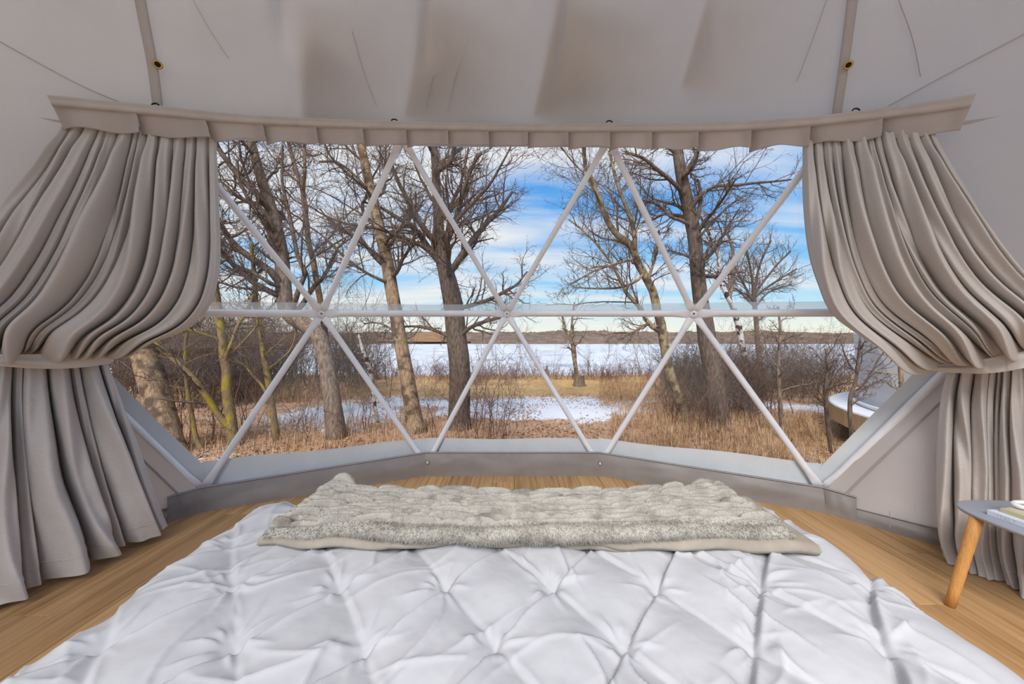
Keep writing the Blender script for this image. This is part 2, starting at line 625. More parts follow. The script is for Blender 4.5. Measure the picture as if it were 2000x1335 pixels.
# side walls
bz = np.array([-0.02, 0.10, 1.413, 2.62])
for side, sg in (('left', -1), ('right', 1)):
    hb, hm, ht = hub['B%d' % (36 * sg)], hub['M%d' % (48 * sg)], hub['T%d' % (36 * sg)]
    baz = np.array([abs(az_of(hb)), abs(az_of(hb)), abs(az_of(hm)), abs(az_of(ht))])
    bzz = np.array([-0.02, hb[2], hm[2], ht[2]])
    nv, nu = 130, 180
    v, u = np.meshgrid(np.linspace(0, 1, nv), np.linspace(0, 1, nu), indexing='ij')
    ztop = 2.56
    # rows by height; the upper limit follows the ceiling edge
    azl0 = 30 + 0 * v
    zz = v
    a_in = np.interp(v * ztop, bzz, baz)
    azs = a_in + (118 - a_in) * u
    zt = ceil_z(sg * azs)
    z = -0.02 + v * (zt + 0.02)
    a_in = np.interp(z, bzz, baz)
    azs = a_in + (118 - a_in) * u
    dsp = 0.010 * fbm(azs / 10, z * 1.7, 31 + sg) + 0.003 * fbm(azs / 2, z * 6, 37 + sg)
    fade = 1 - sst(0.82, 1.0, v)
    rr = lining(azs, z) - (dsp + 0.02) * fade
    V = np.stack([sg * np.sin(np.radians(azs)) * rr, np.cos(np.radians(azs)) * rr + S[1], z], -1).reshape(-1, 3)
    o = mk('wall_' + side, V, gridf(nu, nv), MAT['lining'], kind='structure')
    o['label'] = 'grey canvas lining on the %s side of the dome' % side
    # stitched cord along the window's slanting edge
    q = np.linspace(0.0, 1.0, 60)
    zc = hb[2] + 0.02 + q * (1.35 - hb[2])
    ac = np.interp(zc, bzz, baz) + 1.4
    rc = lining(ac, zc) - 0.028
    pts = np.stack([sg * np.sin(np.radians(ac)) * rc, np.cos(np.radians(ac)) * rc + S[1], zc], -1)
    Vc, Fc = tubes(pts[None], np.full((1, 60), 0.006), 6)
    mk('edge_cord', Vc, Fc, MAT['webbing'], parent=o)
    # upright seam
    ac2 = np.full(60, 50.5)
    zc = np.linspace(0.12, 2.2, 60)
    ac2 = 50.5 + 0 * zc
    rc = lining(ac2, zc) - 0.026
    pts = np.stack([sg * np.sin(np.radians(ac2)) * rc, np.cos(np.radians(ac2)) * rc + S[1], zc], -1)
    Vc, Fc = tubes(pts[None], np.full((1, 60), 0.004), 6)
    mk('seam', Vc, Fc, MAT['webbing'], parent=o)


# unseen opaque sheets added outside the lining to cast soft dark ceiling bands
for pl, pr in (((580, 0, 590, 232), (735, 40, 700, 232)), ((838, -20, 790, 225), (1000, 60, 930, 225)), ((1096, -20, 1042, 225), (1290, 70, 1200, 225)), ((1385, -20, 1330, 170), (1470, 10, 1400, 170))):
    n_, m_ = 24, 20
    uu, vv = np.meshgrid(np.linspace(0, 1, n_), np.linspace(0, 1, m_))
    xl_ = pl[0] + (pl[2] - pl[0]) * vv
    xr_ = pr[0] + (pr[2] - pr[0]) * vv
    yt_ = pl[1] + (pr[1] - pl[1]) * uu
    yb_ = pl[3] + (pr[3] - pl[3]) * uu
    rr_ = 3.735 + 0.26 * uu ** 1.3
    Vf = np.array([sph(xl_[a, b] + (xr_[a, b] - xl_[a, b]) * uu[a, b], yt_[a, b] + (yb_[a, b] - yt_[a, b]) * vv[a, b], rr_[a, b]) for a in range(m_) for b in range(n_)])
    mk('shade_flap', Vf, gridf(n_, m_), MAT['skirt'], parent=ceiling)


def ribbon_on_sphere(pxs, width, r, n=60, thick=0.006):
    c = cat([sph(a, b, r) for a, b in pxs], n)
    tan = np.gradient(c, axis=0)
    tan /= np.linalg.norm(tan, axis=1, keepdims=True)
    nrm = S - c
    nrm /= np.linalg.norm(nrm, axis=1, keepdims=True)
    sd = np.cross(tan, nrm)
    offs = np.array([[-0.5, -0.6], [-0.42, 1.0], [-0.16, 0.5], [0.16, 0.5], [0.42, 1.0], [0.5, -0.6]])
    V = (c[:, None] + sd[:, None] * (offs[:, 0] * width)[None, :, None] + nrm[:, None] * (offs[:, 1] * thick)[None, :, None]).reshape(-1, 3)
    return V, gridf(6, n)


for pxs in ([(195, -420), (240, -180), (262, -60), (283, 50), (298, 130), (309, 215)], [(1725, -420), (1690, -180), (1673, -60), (1660, 40), (1648, 130), (1634, 225)]):
    Vr, Fr = ribbon_on_sphere(pxs, 0.044, 3.692)
    mk('seam_webbing', Vr, Fr, MAT['webbing'], parent=ceiling)
for pxs, w in (([(-60, 48), (60, 115), (160, 168), (235, 200)], 0.008), ([(2060, 35), (1960, 88), (1860, 140), (1735, 207)], 0.008),
               ([(372, -10), (408, 55), (447, 115)], 0.003), ([(1618, -10), (1590, 70), (1556, 160)], 0.003), ([(1755, 0), (1782, 75), (1798, 150)], 0.004),
               ([(878, 10), (855, 110), (832, 215)], 0.003), ([(912, 60), (893, 140), (874, 218)], 0.003), ([(688, 60), (712, 145), (735, 205)], 0.003)):
    Vr, Fr = ribbon_on_sphere(pxs, w * 0.7, 3.706, thick=0.003)
    mk('seam', Vr, Fr, MAT['lining'], parent=ceiling)


def frame_at(p, nrm):
    nrm = nrm / np.linalg.norm(nrm)
    a = np.cross(nrm, [0, 0, 1.0])
    a /= np.linalg.norm(a)
    return a, np.cross(nrm, a), nrm


def ringm(p, nrm, R0, r0, n=24, m=10):
    a, b, c = frame_at(p, nrm)
    t = np.arange(n) * 2 * math.pi / n
    s = np.arange(m) * 2 * math.pi / m
    tt, ss = np.meshgrid(t, s, indexing='ij')
    rad = R0 + r0 * np.cos(ss)
    V = p + rad[..., None] * (np.cos(tt)[..., None] * a + np.sin(tt)[..., None] * b) + (r0 * np.sin(ss))[..., None] * c
    V = V.reshape(-1, 3)
    Fc = []
    for i in range(n):
        for j in range(m):
            Fc.append([i * m + j, ((i + 1) % n) * m + j, ((i + 1) % n) * m + (j + 1) % m, i * m + (j + 1) % m])
    return V, np.array(Fc)


def discm(p, nrm, r0, n=20, h=0.004):
    a, b, c = frame_at(p, nrm)
    t = np.arange(n) * 2 * math.pi / n
    ring = p + r0 * (np.cos(t)[:, None] * a + np.sin(t)[:, None] * b)
    V = np.concatenate([ring, ring + c * h, [p + c * h * 1.5]])
    i = np.arange(n)
    F1 = np.stack([i, (i + 1) % n, n + (i + 1) % n, n + i], -1)
    F2 = np.stack([n + i, n + (i + 1) % n, np.full(n, 2 * n), np.full(n, 2 * n)], -1)
    tri = np.concatenate([F1[:, [0, 1, 2]], F1[:, [0, 2, 3]], F2[:, :3]])
    return V, tri


for a, b in ((308, 126), (1657, 127)):
    p = sph(a, b, 3.665)
    Vg, Fg = ringm(p, S - p, 0.016, 0.005)
    g = mk('grommet', Vg, Fg, MAT['brass'], parent=ceiling)
    Vg, Fg = discm(p, S - p, 0.014, h=0.001)
    mk('eyelet', Vg, Fg, MAT['dark'], parent=g)

# ------------------------------------------------------------------ the panoramic window
window = bpy.data.objects.new('window_1', None)
COL.objects.link(window)
window['kind'] = 'structure'
window['label'] = 'panoramic triangulated window of clear vinyl on white tube struts'
STRUTS = [('M-48', 'M-24'), ('M-24', 'M0'), ('M0', 'M24'), ('M24', 'M48'),
          ('B-36', 'M-24'), ('M-24', 'B-12'), ('B-12', 'M0'), ('M0', 'B12'), ('B12', 'M24'), ('M24', 'B36'), ('B-36', 'M-48'), ('B36', 'M48'),
          ('T-36', 'M-24'), ('M-24', 'T-12'), ('T-12', 'M0'), ('M0', 'T12'), ('T12', 'M24'), ('M24', 'T36'), ('T-36', 'M-48'), ('T36', 'M48'),
          ('T-36', 'T-12'), ('T-12', 'T12'), ('T12', 'T36'), ('B-36', 'B-12'), ('B-12', 'B12'), ('B12', 'B36')]


def strut(a, b, r=0.0235, n=14, sides=12):
    d = b - a
    L = np.linalg.norm(d)
    d = d / L
    mid = (a + b) / 2
    inn = S + np.array([0, 0, 0.3]) - mid
    inn -= d * (inn @ d)
    inn /= np.linalg.norm(inn)
    sd = np.cross(d, inn)
    ss = np.array([0.012, 0.05, 0.075, 0.10, 0.14, 0.3, 0.5, 0.7, 0.86, 0.90, 0.925, 0.95, 0.988])
    rings = []
    for s in ss:
        e = min(s, 1 - s) * L
        f = sst(0.06, 0.16, e)
        wi = r * (1.30 + (1.0 - 1.30) * f)
        hi_ = r * (0.22 + (1.0 - 0.22) * f)
        t = np.arange(sides) * 2 * math.pi / sides
        rings.append(a + d * L * s + np.cos(t)[:, None] * sd * wi + np.sin(t)[:, None] * inn * hi_)
    V = np.concatenate(rings + [[a + d * L * ss[0]], [a + d * L * ss[-1]]])
    q = gridf(sides, len(ss), wrap=True)
    i = np.arange(sides)
    c0, c1 = len(V) - 2, len(V) - 1
    l = (len(ss) - 1) * sides
    tri = np.concatenate([q[:, [0, 1, 2]], q[:, [0, 2, 3]], np.stack([np.full(sides, c0), (i + 1) % sides, i], -1), np.stack([np.full(sides, c1), l + i, l + (i + 1) % sides], -1)])
    return V, tri


for a, b in STRUTS:
    rr_ = 0.027 if a[0] == b[0] == 'M' else 0.0225
    Vs_, Fs_ = strut(hub[a], hub[b], rr_)
    mk('strut', Vs_, Fs_, MAT['strut'], parent=window)
for kk, p in hub.items():
    nrm = S + np.array([0, 0, 0.4]) - p
    Vd, Fd = discm(p + nrm / np.linalg.norm(nrm) * 0.004, nrm, 0.042, h=0.006)
    hb_ = mk('hub', Vd, Fd, MAT['strut'], parent=window)
    Vd, Fd = discm(p + nrm / np.linalg.norm(nrm) * 0.010, nrm, 0.008, n=6, h=0.008)
    mk('bolt', Vd, Fd, MAT['bolt'], parent=hb_)
PANES = [('B-36', 'B-12', 'M-24'), ('B-12', 'B12', 'M0'), ('B12', 'B36', 'M24'), ('M-24', 'M0', 'B-12'), ('M0', 'M24', 'B12'), ('M-48', 'M-24', 'B-36'), ('M24', 'M48', 'B36'),
         ('T-36', 'T-12', 'M-24'), ('T-12', 'T12', 'M0'), ('T12', 'T36', 'M24'), ('M-24', 'M0', 'T-12'), ('M0', 'M24', 'T12'), ('M-48', 'M-24', 'T-36'), ('M24', 'M48', 'T36')]


def outward(p, d):
    n = p - S
    n[2] = 0
    return p + n / np.linalg.norm(n) * d


HO = {k_: outward(v_.copy(), 0.05) for k_, v_ in hub.items()}
for t3 in PANES:
    mk('pane', np.array([HO[x] for x in t3]), np.array([[0, 1, 2]]), MAT['pane'], parent=window, smooth=False)

# hazy welded strip along the middle ring
ring = [HO['M-48'], HO['M-24'], HO['M0'], HO['M24'], HO['M48']]
for a, b in zip(ring[:-1], ring[1:]):
    n = 24
    q = np.linspace(0, 1, n)[:, None]
    c = a + (b - a) * q
    lo_ = c + np.array([0, 0, 0.005])
    hi_ = c + np.array([0, 0, 0.085])
    hi_[:, 2] += 0.004 * np.sin(q[:, 0] * 9)
    inn = (S - c)
    inn[:, 2] = 0
    inn /= np.linalg.norm(inn, axis=1, keepdims=True)
    V = np.concatenate([lo_ + inn * 0.006, hi_ + inn * 0.006])
    mk('weld_strip', V, gridf(n, 2), MAT['film'], parent=window)


def strip_between(a, b, w0, w1, up, n=40, wob=0.0, seed=0, thick=0.003):
    """band from a to b lying along 'up' from w0 to w1, slightly thick."""
    q = np.linspace(0, 1, n)
    c = a + (b - a) * q[:, None]
    rows = []
    for k_ in range(6):
        w = w0 + (w1 - w0) * k_ / 5
        p = c + up * w
        if k_ == 5:
            p = p + up * (wob * vnoise(q * 5, q * 0, seed))[:, None]
        rows.append(p)
    V = np.concatenate(rows)
    return V, gridf(n, 6)


inside = lambda p: (np.array([S[0] - p[0], S[1] - p[1], 0]) / math.hypot(S[0] - p[0], S[1] - p[1]))
# the sill's white band, panel by panel
sb = ['B-36', 'B-12', 'B12', 'B36']
SILLZ = [0.335, 0.315, 0.315, 0.325]
for i_, (a, b) in enumerate(zip(sb[:-1], sb[1:])):
    pa, pb = HO[a].copy(), HO[b].copy()
    pa += inside(pa) * 0.012
    pb += inside(pb) * 0.012
    n = 50
    q = np.linspace(0, 1, n)
    c = pa + (pb - pa) * q[:, None]
    rows = []
    for k_ in range(7):
        z = 0.02 + (SILLZ[i_] + (SILLZ[i_ + 1] - SILLZ[i_]) * q + 0.006 * np.sin(q * math.pi * 3 + i_) - 0.02 - 0.02) * k_ / 6
        p = c.copy()
        p[:, 2] = z
        rows.append(p)
    mk('sill_band', np.concatenate(rows), gridf(n, 7), MAT['sill'], parent=window)
for sg in (-1, 1):
    a, b = hub['B%d' % (36 * sg)], hub['M%d' % (48 * sg)]
    d = (b - a) / np.linalg.norm(b - a)
    mid = (a + b) / 2
    inn = S - mid
    inn -= d * (inn @ d)
    inn /= np.linalg.norm(inn)
    tow = np.cross(d, inn)
    if tow[0] * sg > 0:
        tow = -tow
    a0 = a - d * 0.12
    Vb, Fb = strip_between(a0 - inn * 0.035, b - inn * 0.035, -0.04, 0.092, tow, wob=0.004, seed=5 + sg)
    mk('edge_band', Vb, Fb, MAT['sill'], parent=window)

# ------------------------------------------------------------------ skirt round the foot of the wall
skirt = bpy.data.objects.new('baseboard_front', None)
COL.objects.link(skirt)
skirt['kind'] = 'structure'
skirt['label'] = 'grey vinyl skirt along the foot of the window'


def foot(azd, r=3.655):
    return np.array([math.sin(math.radians(azd)) * r, math.cos(math.radians(azd)) * r + S[1], 0])


def skirt_panel(p0, p1, z0, z1, seed, n=60, m=14, over=0.0, name='skirt_panel'):
    q = np.linspace(0, 1, n)
    v = np.linspace(0, 1, m)
    qq, vv = np.meshgrid(q, v)
    c = p0 + (p1 - p0) * qq[..., None]
    d = (p1 - p0) / np.linalg.norm(p1 - p0)
    inn = np.array([-d[1], d[0], 0])
    cc = S - (p0 + p1) / 2
    if inn[:2] @ cc[:2] < 0:
        inn = -inn
    bulge = 0.018 * np.sin(vv * math.pi) + 0.016 * fbm(qq * 4, vv * 1.3, seed) * np.sin(vv * math.pi) + 0.03 * (1 - vv) ** 2
    V = c + inn * (bulge + over)[..., None]
    V[..., 2] = z0[0] + (z0[1] - z0[0]) * qq + vv * ((z1[0] - z0[0]) + ((z1[1] - z0[1]) - (z1[0] - z0[0])) * qq)
    # folded rim: one more row behind the top edge
    back = V[-1] - inn * 0.014
    V = np.concatenate([V.reshape(-1, 3), back.reshape(-1, 3)])
    o = mk(name, V, gridf(n, m + 1), MAT['skirt'], parent=skirt)
    rim = np.stack([c[-1, :, 0], c[-1, :, 1], z0[0] * 0 + (z1[0] + (z1[1] - z1[0]) * q)], -1) + inn * 0.012
    Vt, Ft = tubes(rim[None], np.full((1, n), 0.0035), 6)
    mk('piping', Vt, Ft, MAT['webbing'], parent=o)
    return o


f = {a: foot(a, 3.645) for a in (-62, -36, -12, 12, 36, 62)}
skirt_panel(f[-12], f[12], (0, 0), (0.195, 0.195), 3)
l0 = f[-36] + (f[-62] - f[-36]) * 0.10
r0_ = f[36] + (f[62] - f[36]) * 0.10
skirt_panel(f[-36], f[-12], (0, 0), (0.165, 0.195), 4)
skirt_panel(f[12], f[36], (0, 0), (0.195, 0.165), 5)
skirt_panel(l0, f[-36], (0, 0), (0.155, 0.165), 6, n=12)
skirt_panel(f[36], r0_, (0, 0), (0.165, 0.155), 7, n=12)
skirt_panel(f[-62], l0, (0, 0), (0.115, 0.085), 8, name='low_skirt')
skirt_panel(r0_, f[62], (0, 0), (0.085, 0.115), 9, name='low_skirt')
for a, b in ((381, 980), (835, 903), (1172, 905), (1622, 980)):
    dd = 2.30 if a in (381, 1622) else 2.895
    p = P(a, b, dd)
    nrm = inside(p)
    Vg, Fg = ringm(p, nrm, 0.011, 0.004)
    g = mk('grommet', Vg, Fg, MAT['brass'], parent=skirt)
    Vg, Fg = discm(p, nrm, 0.010, h=0.008)
    mk('button', Vg, Fg, MAT['sill'], parent=g)
for a, y0, y1, dd in ((1000, 882, 920, 2.92), (1094, 882, 915, 2.92), (568, 912, 950, 2.62), (1738, 998, 1030, 1.93)):
    p0, p1 = P(a, y0, dd), P(a, y1, dd)
    Vt, Ft = tubes(np.stack([p0, (p0 + p1) / 2 + inside(p0) * 0.006, p1])[None], np.full((1, 3), 0.0022), 5)
    mk('stitch_seam', Vt, Ft, MAT['webbing'], parent=skirt)

# ------------------------------------------------------------------ pleated valance
val = thing('pleated_valance', 'long grey pleated canvas valance hanging across the top of the window', 'valance', (0, float(TOP[150][1]), float(TOP[150][2])))
org = np.array(val.location)
cum_px_top = np.interp(np.linspace(0, 1, 300), np.linspace(0, 1, len(top_px)), [a for a, b in top_px])
cum_px_bot = np.interp(np.linspace(0, 1, 300), np.linspace(0, 1, len(bot_px)), [a for a, b in bot_px])


def on_curve(curve, pxs, x):
    return np.stack([np.interp(x, pxs, curve[:, k_]) for k_ in range(3)], -1)


def proj_px(Pn):
    return 1000 + Pn[:, 0] / Pn[:, 1] * F


tpx, bpx = proj_px(TOP), proj_px(BOT)
BX = [122, 275, 413, 520, 622, 711, 795, 876, 955, 1031, 1110, 1191, 1273, 1363, 1465, 1579, 1718, 1872]
TX = [93, 262, 396, 510, 615, 707, 792, 874, 954, 1031, 1110, 1191, 1273, 1364, 1468, 1584, 1726, 1905]
prng = random.Random(4)
for j in range(len(BX) - 1):
    n, m = 40, 14
    u, v = np.meshgrid(np.linspace(0, 1, n), np.linspace(0, 1, m))
    xt = TX[j] + (TX[j + 1] - TX[j]) * u
    xb = BX[j] + (BX[j + 1] - BX[j]) * u
    pt = on_curve(TOP, tpx, xt)
    pb = on_curve(BOT, bpx, xb)
    V = pt + (pb - pt) * (0.02 + 0.98 * v)[..., None]
    nrm = S - V
    nrm[..., 2] *= 0.3
    nrm /= np.linalg.norm(nrm, axis=-1, keepdims=True)
    bow = 0.020 * v * np.sin(u * math.pi) ** 0.7 + 0.010 * v ** 2 * np.sin(u * 7 + j * 2.1) + 0.006 * v * fbm(u * 3 + j * 5, v * 2, 61)
    edge = np.exp(-((1 - u) / 0.10)) * 0.026 * v ** 0.5 - np.exp(-(u / 0.10)) * 0.022 * v ** 0.5 + (u - 0.5) * 0.022 * v
    V = V + nrm * (bow + edge)[..., None]
    V[..., 2] += (0.007 * np.sin(u * math.pi * 2 + j * 1.7) * v ** 3 + 0.004 * prng.uniform(-1, 1) * v)
    pn = mk('pleat_panel', V.reshape(-1, 3), gridf(n, m), MAT['valance'], parent=val, origin=org)
    for ua, ub in ((0.0, 0.17), (0.80, 1.0)):      # the pleat's doubled cloth behind each end
        sel = (np.linspace(0, 1, n) >= ua) & (np.linspace(0, 1, n) <= ub)
        W = V[:, sel] - nrm[:, sel] * 0.012
        mk('pleat_fold', W.reshape(-1, 3), gridf(int(sel.sum()), m), MAT['header'], parent=pn, origin=org)
    hem = V[-1]
    Vt, Ft = tubes(hem[None], np.full((1, n), 0.0025), 6)
    mk('hem', Vt, Ft, MAT['valance'], parent=pn, origin=org)
# header band: two stitched ridges
n = 300
prof = [(0.0, -0.004), (0.0, 0.016), (0.05, 0.022), (0.10, 0.018), (0.20, 0.022), (0.27, 0.024), (0.33, 0.020), (0.34, -0.004)]
rows = []
for fr, off in prof:
    p = TOP + (BOT - TOP) * fr
    nr = S - p
    nr[:, 2] *= 0.3
    nr /= np.linalg.norm(nr, axis=1, keepdims=True)
    rows.append(p + nr * off)
mk('header_band', np.concatenate(rows), gridf(n, len(prof)), MAT['header'], parent=val, origin=org)
for a, b in ((303, 206), (770, 236), (1190, 239), (1672, 216)):
    p = sph(a, b, 3.63)
    q = np.linspace(0, 1, 10)
    pts = np.stack([p + np.array([0.02 * math.cos(t * 3.1), 0.0, 0.012 * math.sin(t * 3.1)]) for t in q])
    Vt, Ft = capped_tube(pts, np.full(10, 0.004), 6)
    mk('hook', Vt, Ft, MAT['dark'], parent=val, origin=org)

# ------------------------------------------------------------------ curtains
def sheet(Lp, Rp, nv, nu, folds, seed, A, lean=0.6, puff=None, warp=0.22, sag=0.0, crumple=0.0, valley=0.55):
    """cloth between a left and a right boundary (rows of px, py, depth), gathered in folds. Returns (nv,nu,3)."""
    r = np.random.default_rng(seed)
    Lc = cat([P(*p) for p in Lp], nv)
    Rc = cat([P(*p) for p in Rp], nv)
    v, u = np.meshgrid(np.linspace(0, 1, nv), np.linspace(0, 1, nu), indexing='ij')
    w = r.uniform(0.5, 1.7, folds)
    edges = np.concatenate([[0], np.cumsum(w)]) / w.sum()
    ph = np.interp(u, edges, np.arange(folds + 1))
    ph = ph + warp * vnoise(u * folds * 0.45, v * 2.2, seed) * np.sin(np.clip(u, 0, 1) * math.pi) ** 0.3
    ph = np.clip(ph, 0, folds - 1e-4)
    fr = ph - np.floor(ph)
    sk = r.uniform(0.75, 1.35, folds)[np.clip(np.floor(ph).astype(int), 0, folds - 1)]
    frs = fr ** sk
    g = np.sin(math.pi * frs) ** valley + 0.10 * np.sin(2 * math.pi * frs * 2 + 5 * vnoise(v * 1.5, np.floor(ph) * 1.7, seed + 8)) * np.sin(math.pi * fr)
    fa = np.clip(w, 0.6, 1.4) * r.uniform(0.75, 1.15, folds)
    famp = fa[np.clip(np.floor(ph).astype(int), 0, folds - 1)]
    base = Lc[:, None] * (1 - u[..., None]) + Rc[:, None] * u[..., None]
    t = Rc - Lc
    t[:, 2] = 0
    t /= np.linalg.norm(t, axis=1, keepdims=True)
    nn = np.stack([t[:, 1], -t[:, 0], 0 * t[:, 0]], -1)
    cc = S[None] - (Lc + Rc) / 2
    sgn = np.sign((nn * cc).sum(1))
    nn *= sgn[:, None]
    amp = A(v, u) * famp
    off = amp * (g - 0.45)
    if puff is not None:
        off = off + puff(v, u) * (0.35 + 0.65 * g)
    if crumple:
        off = off + crumple * fbm(u * folds * 1.3, v * 7, seed + 3)
    X = base + nn[:, None] * off[..., None] + t[:, None] * (-lean * amp * np.sin(2 * math.pi * fr) * 0.30)[..., None]
    if sag:
        X[..., 2] -= sag * (g - 0.3) * np.exp(-((v - 0.93) / 0.07) ** 2) * famp
    return X


def make_curtain(side, upL, upR, loL, loR, seed, folds_u, folds_l, label):
    loc = (float(P(*loR[-1])[0] + P(*loL[-1])[0]) / 2, float(P(*loR[-1])[1] + P(*loL[-1])[1]) / 2, 0.0)
    root = thing('tied_curtain', label, 'curtain', loc)
    org = np.array(loc)
    A_up = lambda v, u: (0.034 + 0.060 * sst(0.03, 0.14, v) + 0.075 * sst(0.1, 0.45, v)) * (1 - 0.45 * sst(0.82, 1.0, v))
    puff = lambda v, u: 0.10 * np.exp(-((v - 0.86) / 0.12) ** 2)
    X = sheet(upL, upR, 170, 440, folds_u, seed, A_up, lean=0.24, valley=0.82, puff=puff, sag=0.075, crumple=0.006, warp=0.32)
    # gathers under the rod
    nv, nu = X.shape[:2]
    v = np.linspace(0, 1, nv)[:, None]
    u = np.linspace(0, 1, nu)[None, :]
    X[..., 2] += 0.006 * np.sin(u * 150 + 3 * np.sin(u * 31)) * np.exp(-v / 0.06)
    mk('upper_drape', X.reshape(-1, 3), gridf(nu, nv), MAT['curtain'], parent=root, origin=org)
    A_lo = lambda v, u: 0.060 + 0.100 * sst(0.0, 0.5, v)
    Y = sheet(loL, loR, 150, 400, folds_l, seed + 5, A_lo, lean=0.24, valley=0.82, crumple=0.010, warp=0.28)
    Y[..., 2] = np.maximum(Y[..., 2], 0.004 + 0.003 * np.sin(np.linspace(0, 40, 400))[None, :])
    lo = mk('lower_drape', Y.reshape(-1, 3), gridf(400, 150), MAT['curtain'], parent=root, origin=org)
    # hem fold
    hem = Y[-14]
    Vt, Ft = tubes(hem[None, ::4], np.full((1, 100), 0.0022), 5)
    mk('hem_stitch', Vt, Ft, MAT['curtain'], parent=lo, origin=org)
    # tie-back: flat ribbon wrapped round the waist
    w0 = (X[-1] + Y[0][np.linspace(0, 399, 440).astype(int)]) / 2
    a, b = w0[0], w0[-1]
    n = 120
    q = np.linspace(0, 1, n)
    c = a + (b - a) * q[:, None]
    t = (b - a) / np.linalg.norm(b - a)
    nn = np.array([t[1], -t[0], 0])
    nn /= np.linalg.norm(nn)
    if nn @ (S - (a + b) / 2) < 0:
        nn = -nn
    inner = 1.0 if side == 'left' else 0.0     # the end facing the window
    near = np.concatenate([X[-6:].reshape(-1, 3), Y[:6].reshape(-1, 3)])
    along = ((near - a) @ t) / np.linalg.norm(b - a)
    outw = (near - a) @ nn
    bow = np.array([outw[np.abs(along - x) < 0.09].max(initial=0.01) for x in q])
    ker = np.ones(15) / 15
    bow = np.convolve(np.pad(bow, 7, mode='edge'), ker, mode='valid') + 0.016
    c = c + nn * bow[:, None]
    c[:, 2] += -0.03 * np.sin(q * math.pi)
    # bring the inner end round the edge of the cloth
    e_in = b if side == 'left' else a
    wrap = np.stack([e_in + (t if side == 'left' else -t) * 0.030 * math.sin(s) + nn * (0.012 * math.cos(s)) - nn * 0.10 * (s / 3.1) for s in np.linspace(0.3, 3.1, 24)])
    if side == 'left':
        c = np.concatenate([c, wrap])
    else:
        c = np.concatenate([wrap[::-1], c])
    n2 = len(c)
    qq = np.linspace(0, 1, n2)
    rows = []
    wid = 0.032 + 0.012 * np.sin(qq * 5 + seed)
    for s_ in np.linspace(-1, 1, 9):
        o = c.copy()
        o[:, 2] += s_ * wid * 0.9
        o += nn * (0.007 * math.cos(s_ * 3.6) * np.ones(n2) + 0.006 * np.sin(s_ * 4 + qq * 7))[:, None]
        rows.append(o)
    mk('tieback', np.concatenate(rows), gridf(n2, 9), MAT['curtain'], parent=root, origin=org)
    return root


make_curtain('left',
             [(122, 240, 1.735), (95, 290, 1.70), (62, 345, 1.67), (25, 400, 1.64), (-15, 460, 1.60), (-60, 525, 1.57), (-100, 585, 1.54), (-130, 640, 1.52), (-140, 684, 1.50)],
             [(421, 255, 2.055), (424, 340, 2.04), (426, 420, 2.03), (427, 490, 2.03), (421, 550, 2.02), (402, 602, 2.01), (360, 644, 2.00), (288, 672, 1.97), (212, 694, 1.94)],
             [(-140, 690, 1.50), (-170, 790, 1.46), (-200, 900, 1.41), (-230, 1000, 1.35), (-260, 1100, 1.29), (-295, 1210, 1.22), (-330, 1318, 1.165)],
             [(208, 700, 1.93), (224, 745, 1.94), (244, 800, 1.96), (264, 860, 1.98), (284, 920, 2.00), (304, 975, 2.02), (322, 1022, 2.06)],
             11, 14, 11, 'grey linen curtain tied back on the window side away from the table')
make_curtain('right',
             [(1568, 272, 2.075), (1569, 350, 2.04), (1573, 420, 2.03), (1582, 490, 2.03), (1598, 550, 2.02), (1624, 608, 2.00), (1674, 650, 1.97), (1754, 690, 1.93), (1846, 716, 1.88)],
             [(1824, 254, 1.765), (1852, 315, 1.71), (1884, 370, 1.67), (1917, 425, 1.64), (1952, 475, 1.60), (1995, 530, 1.57), (2040, 580, 1.54), (2085, 630, 1.52), (2115, 672, 1.50)],
             [(1850, 722, 1.88), (1838, 770, 1.91), (1833, 830, 1.93), (1831, 900, 1.93), (1833, 970, 1.92), (1842, 1035, 1.88), (1860, 1090, 1.82)],
             [(2115, 690, 1.52), (2120, 780, 1.55), (2125, 870, 1.58), (2130, 960, 1.58), (2140, 1050, 1.54), (2155, 1130, 1.46), (2170, 1213, 1.40)],
             23, 13, 10, 'grey linen curtain tied back behind the little side table')

# ------------------------------------------------------------------ bed, duvet, throw
BX0, BX1, BY0, BY1, BZ = -1.04, 1.07, -0.55, 1.40, 0.52
bed = thing('bed', 'wide mattress on a low wooden base under the white duvet', 'bed', (0.02, 0.42, 0))
ob = np.array([0.02, 0.42, 0])
V, Fc = bevbox((0.02, 0.42, 0.32), (1.86, 1.80, 0.20), 0.05)
mk('mattress', V, Fc, MAT['mattress'], parent=bed, smooth=False, origin=ob)
V, Fc = bevbox((0.02, 0.42, 0.16), (1.80, 1.78, 0.12), 0.01)
mk('bed_base', V, Fc, MAT['bedwood'], parent=bed, smooth=False, origin=ob)
for sx in (-0.78, 0.82):
    for sy in (-0.37, 1.2):
        V, Fc = capped_tube(np.array([[sx, sy, 0.0], [sx, sy, 0.11]]), [0.03, 0.035], 12)
        mk('leg', V, Fc, MAT['bedwood'], parent=bed, origin=ob)


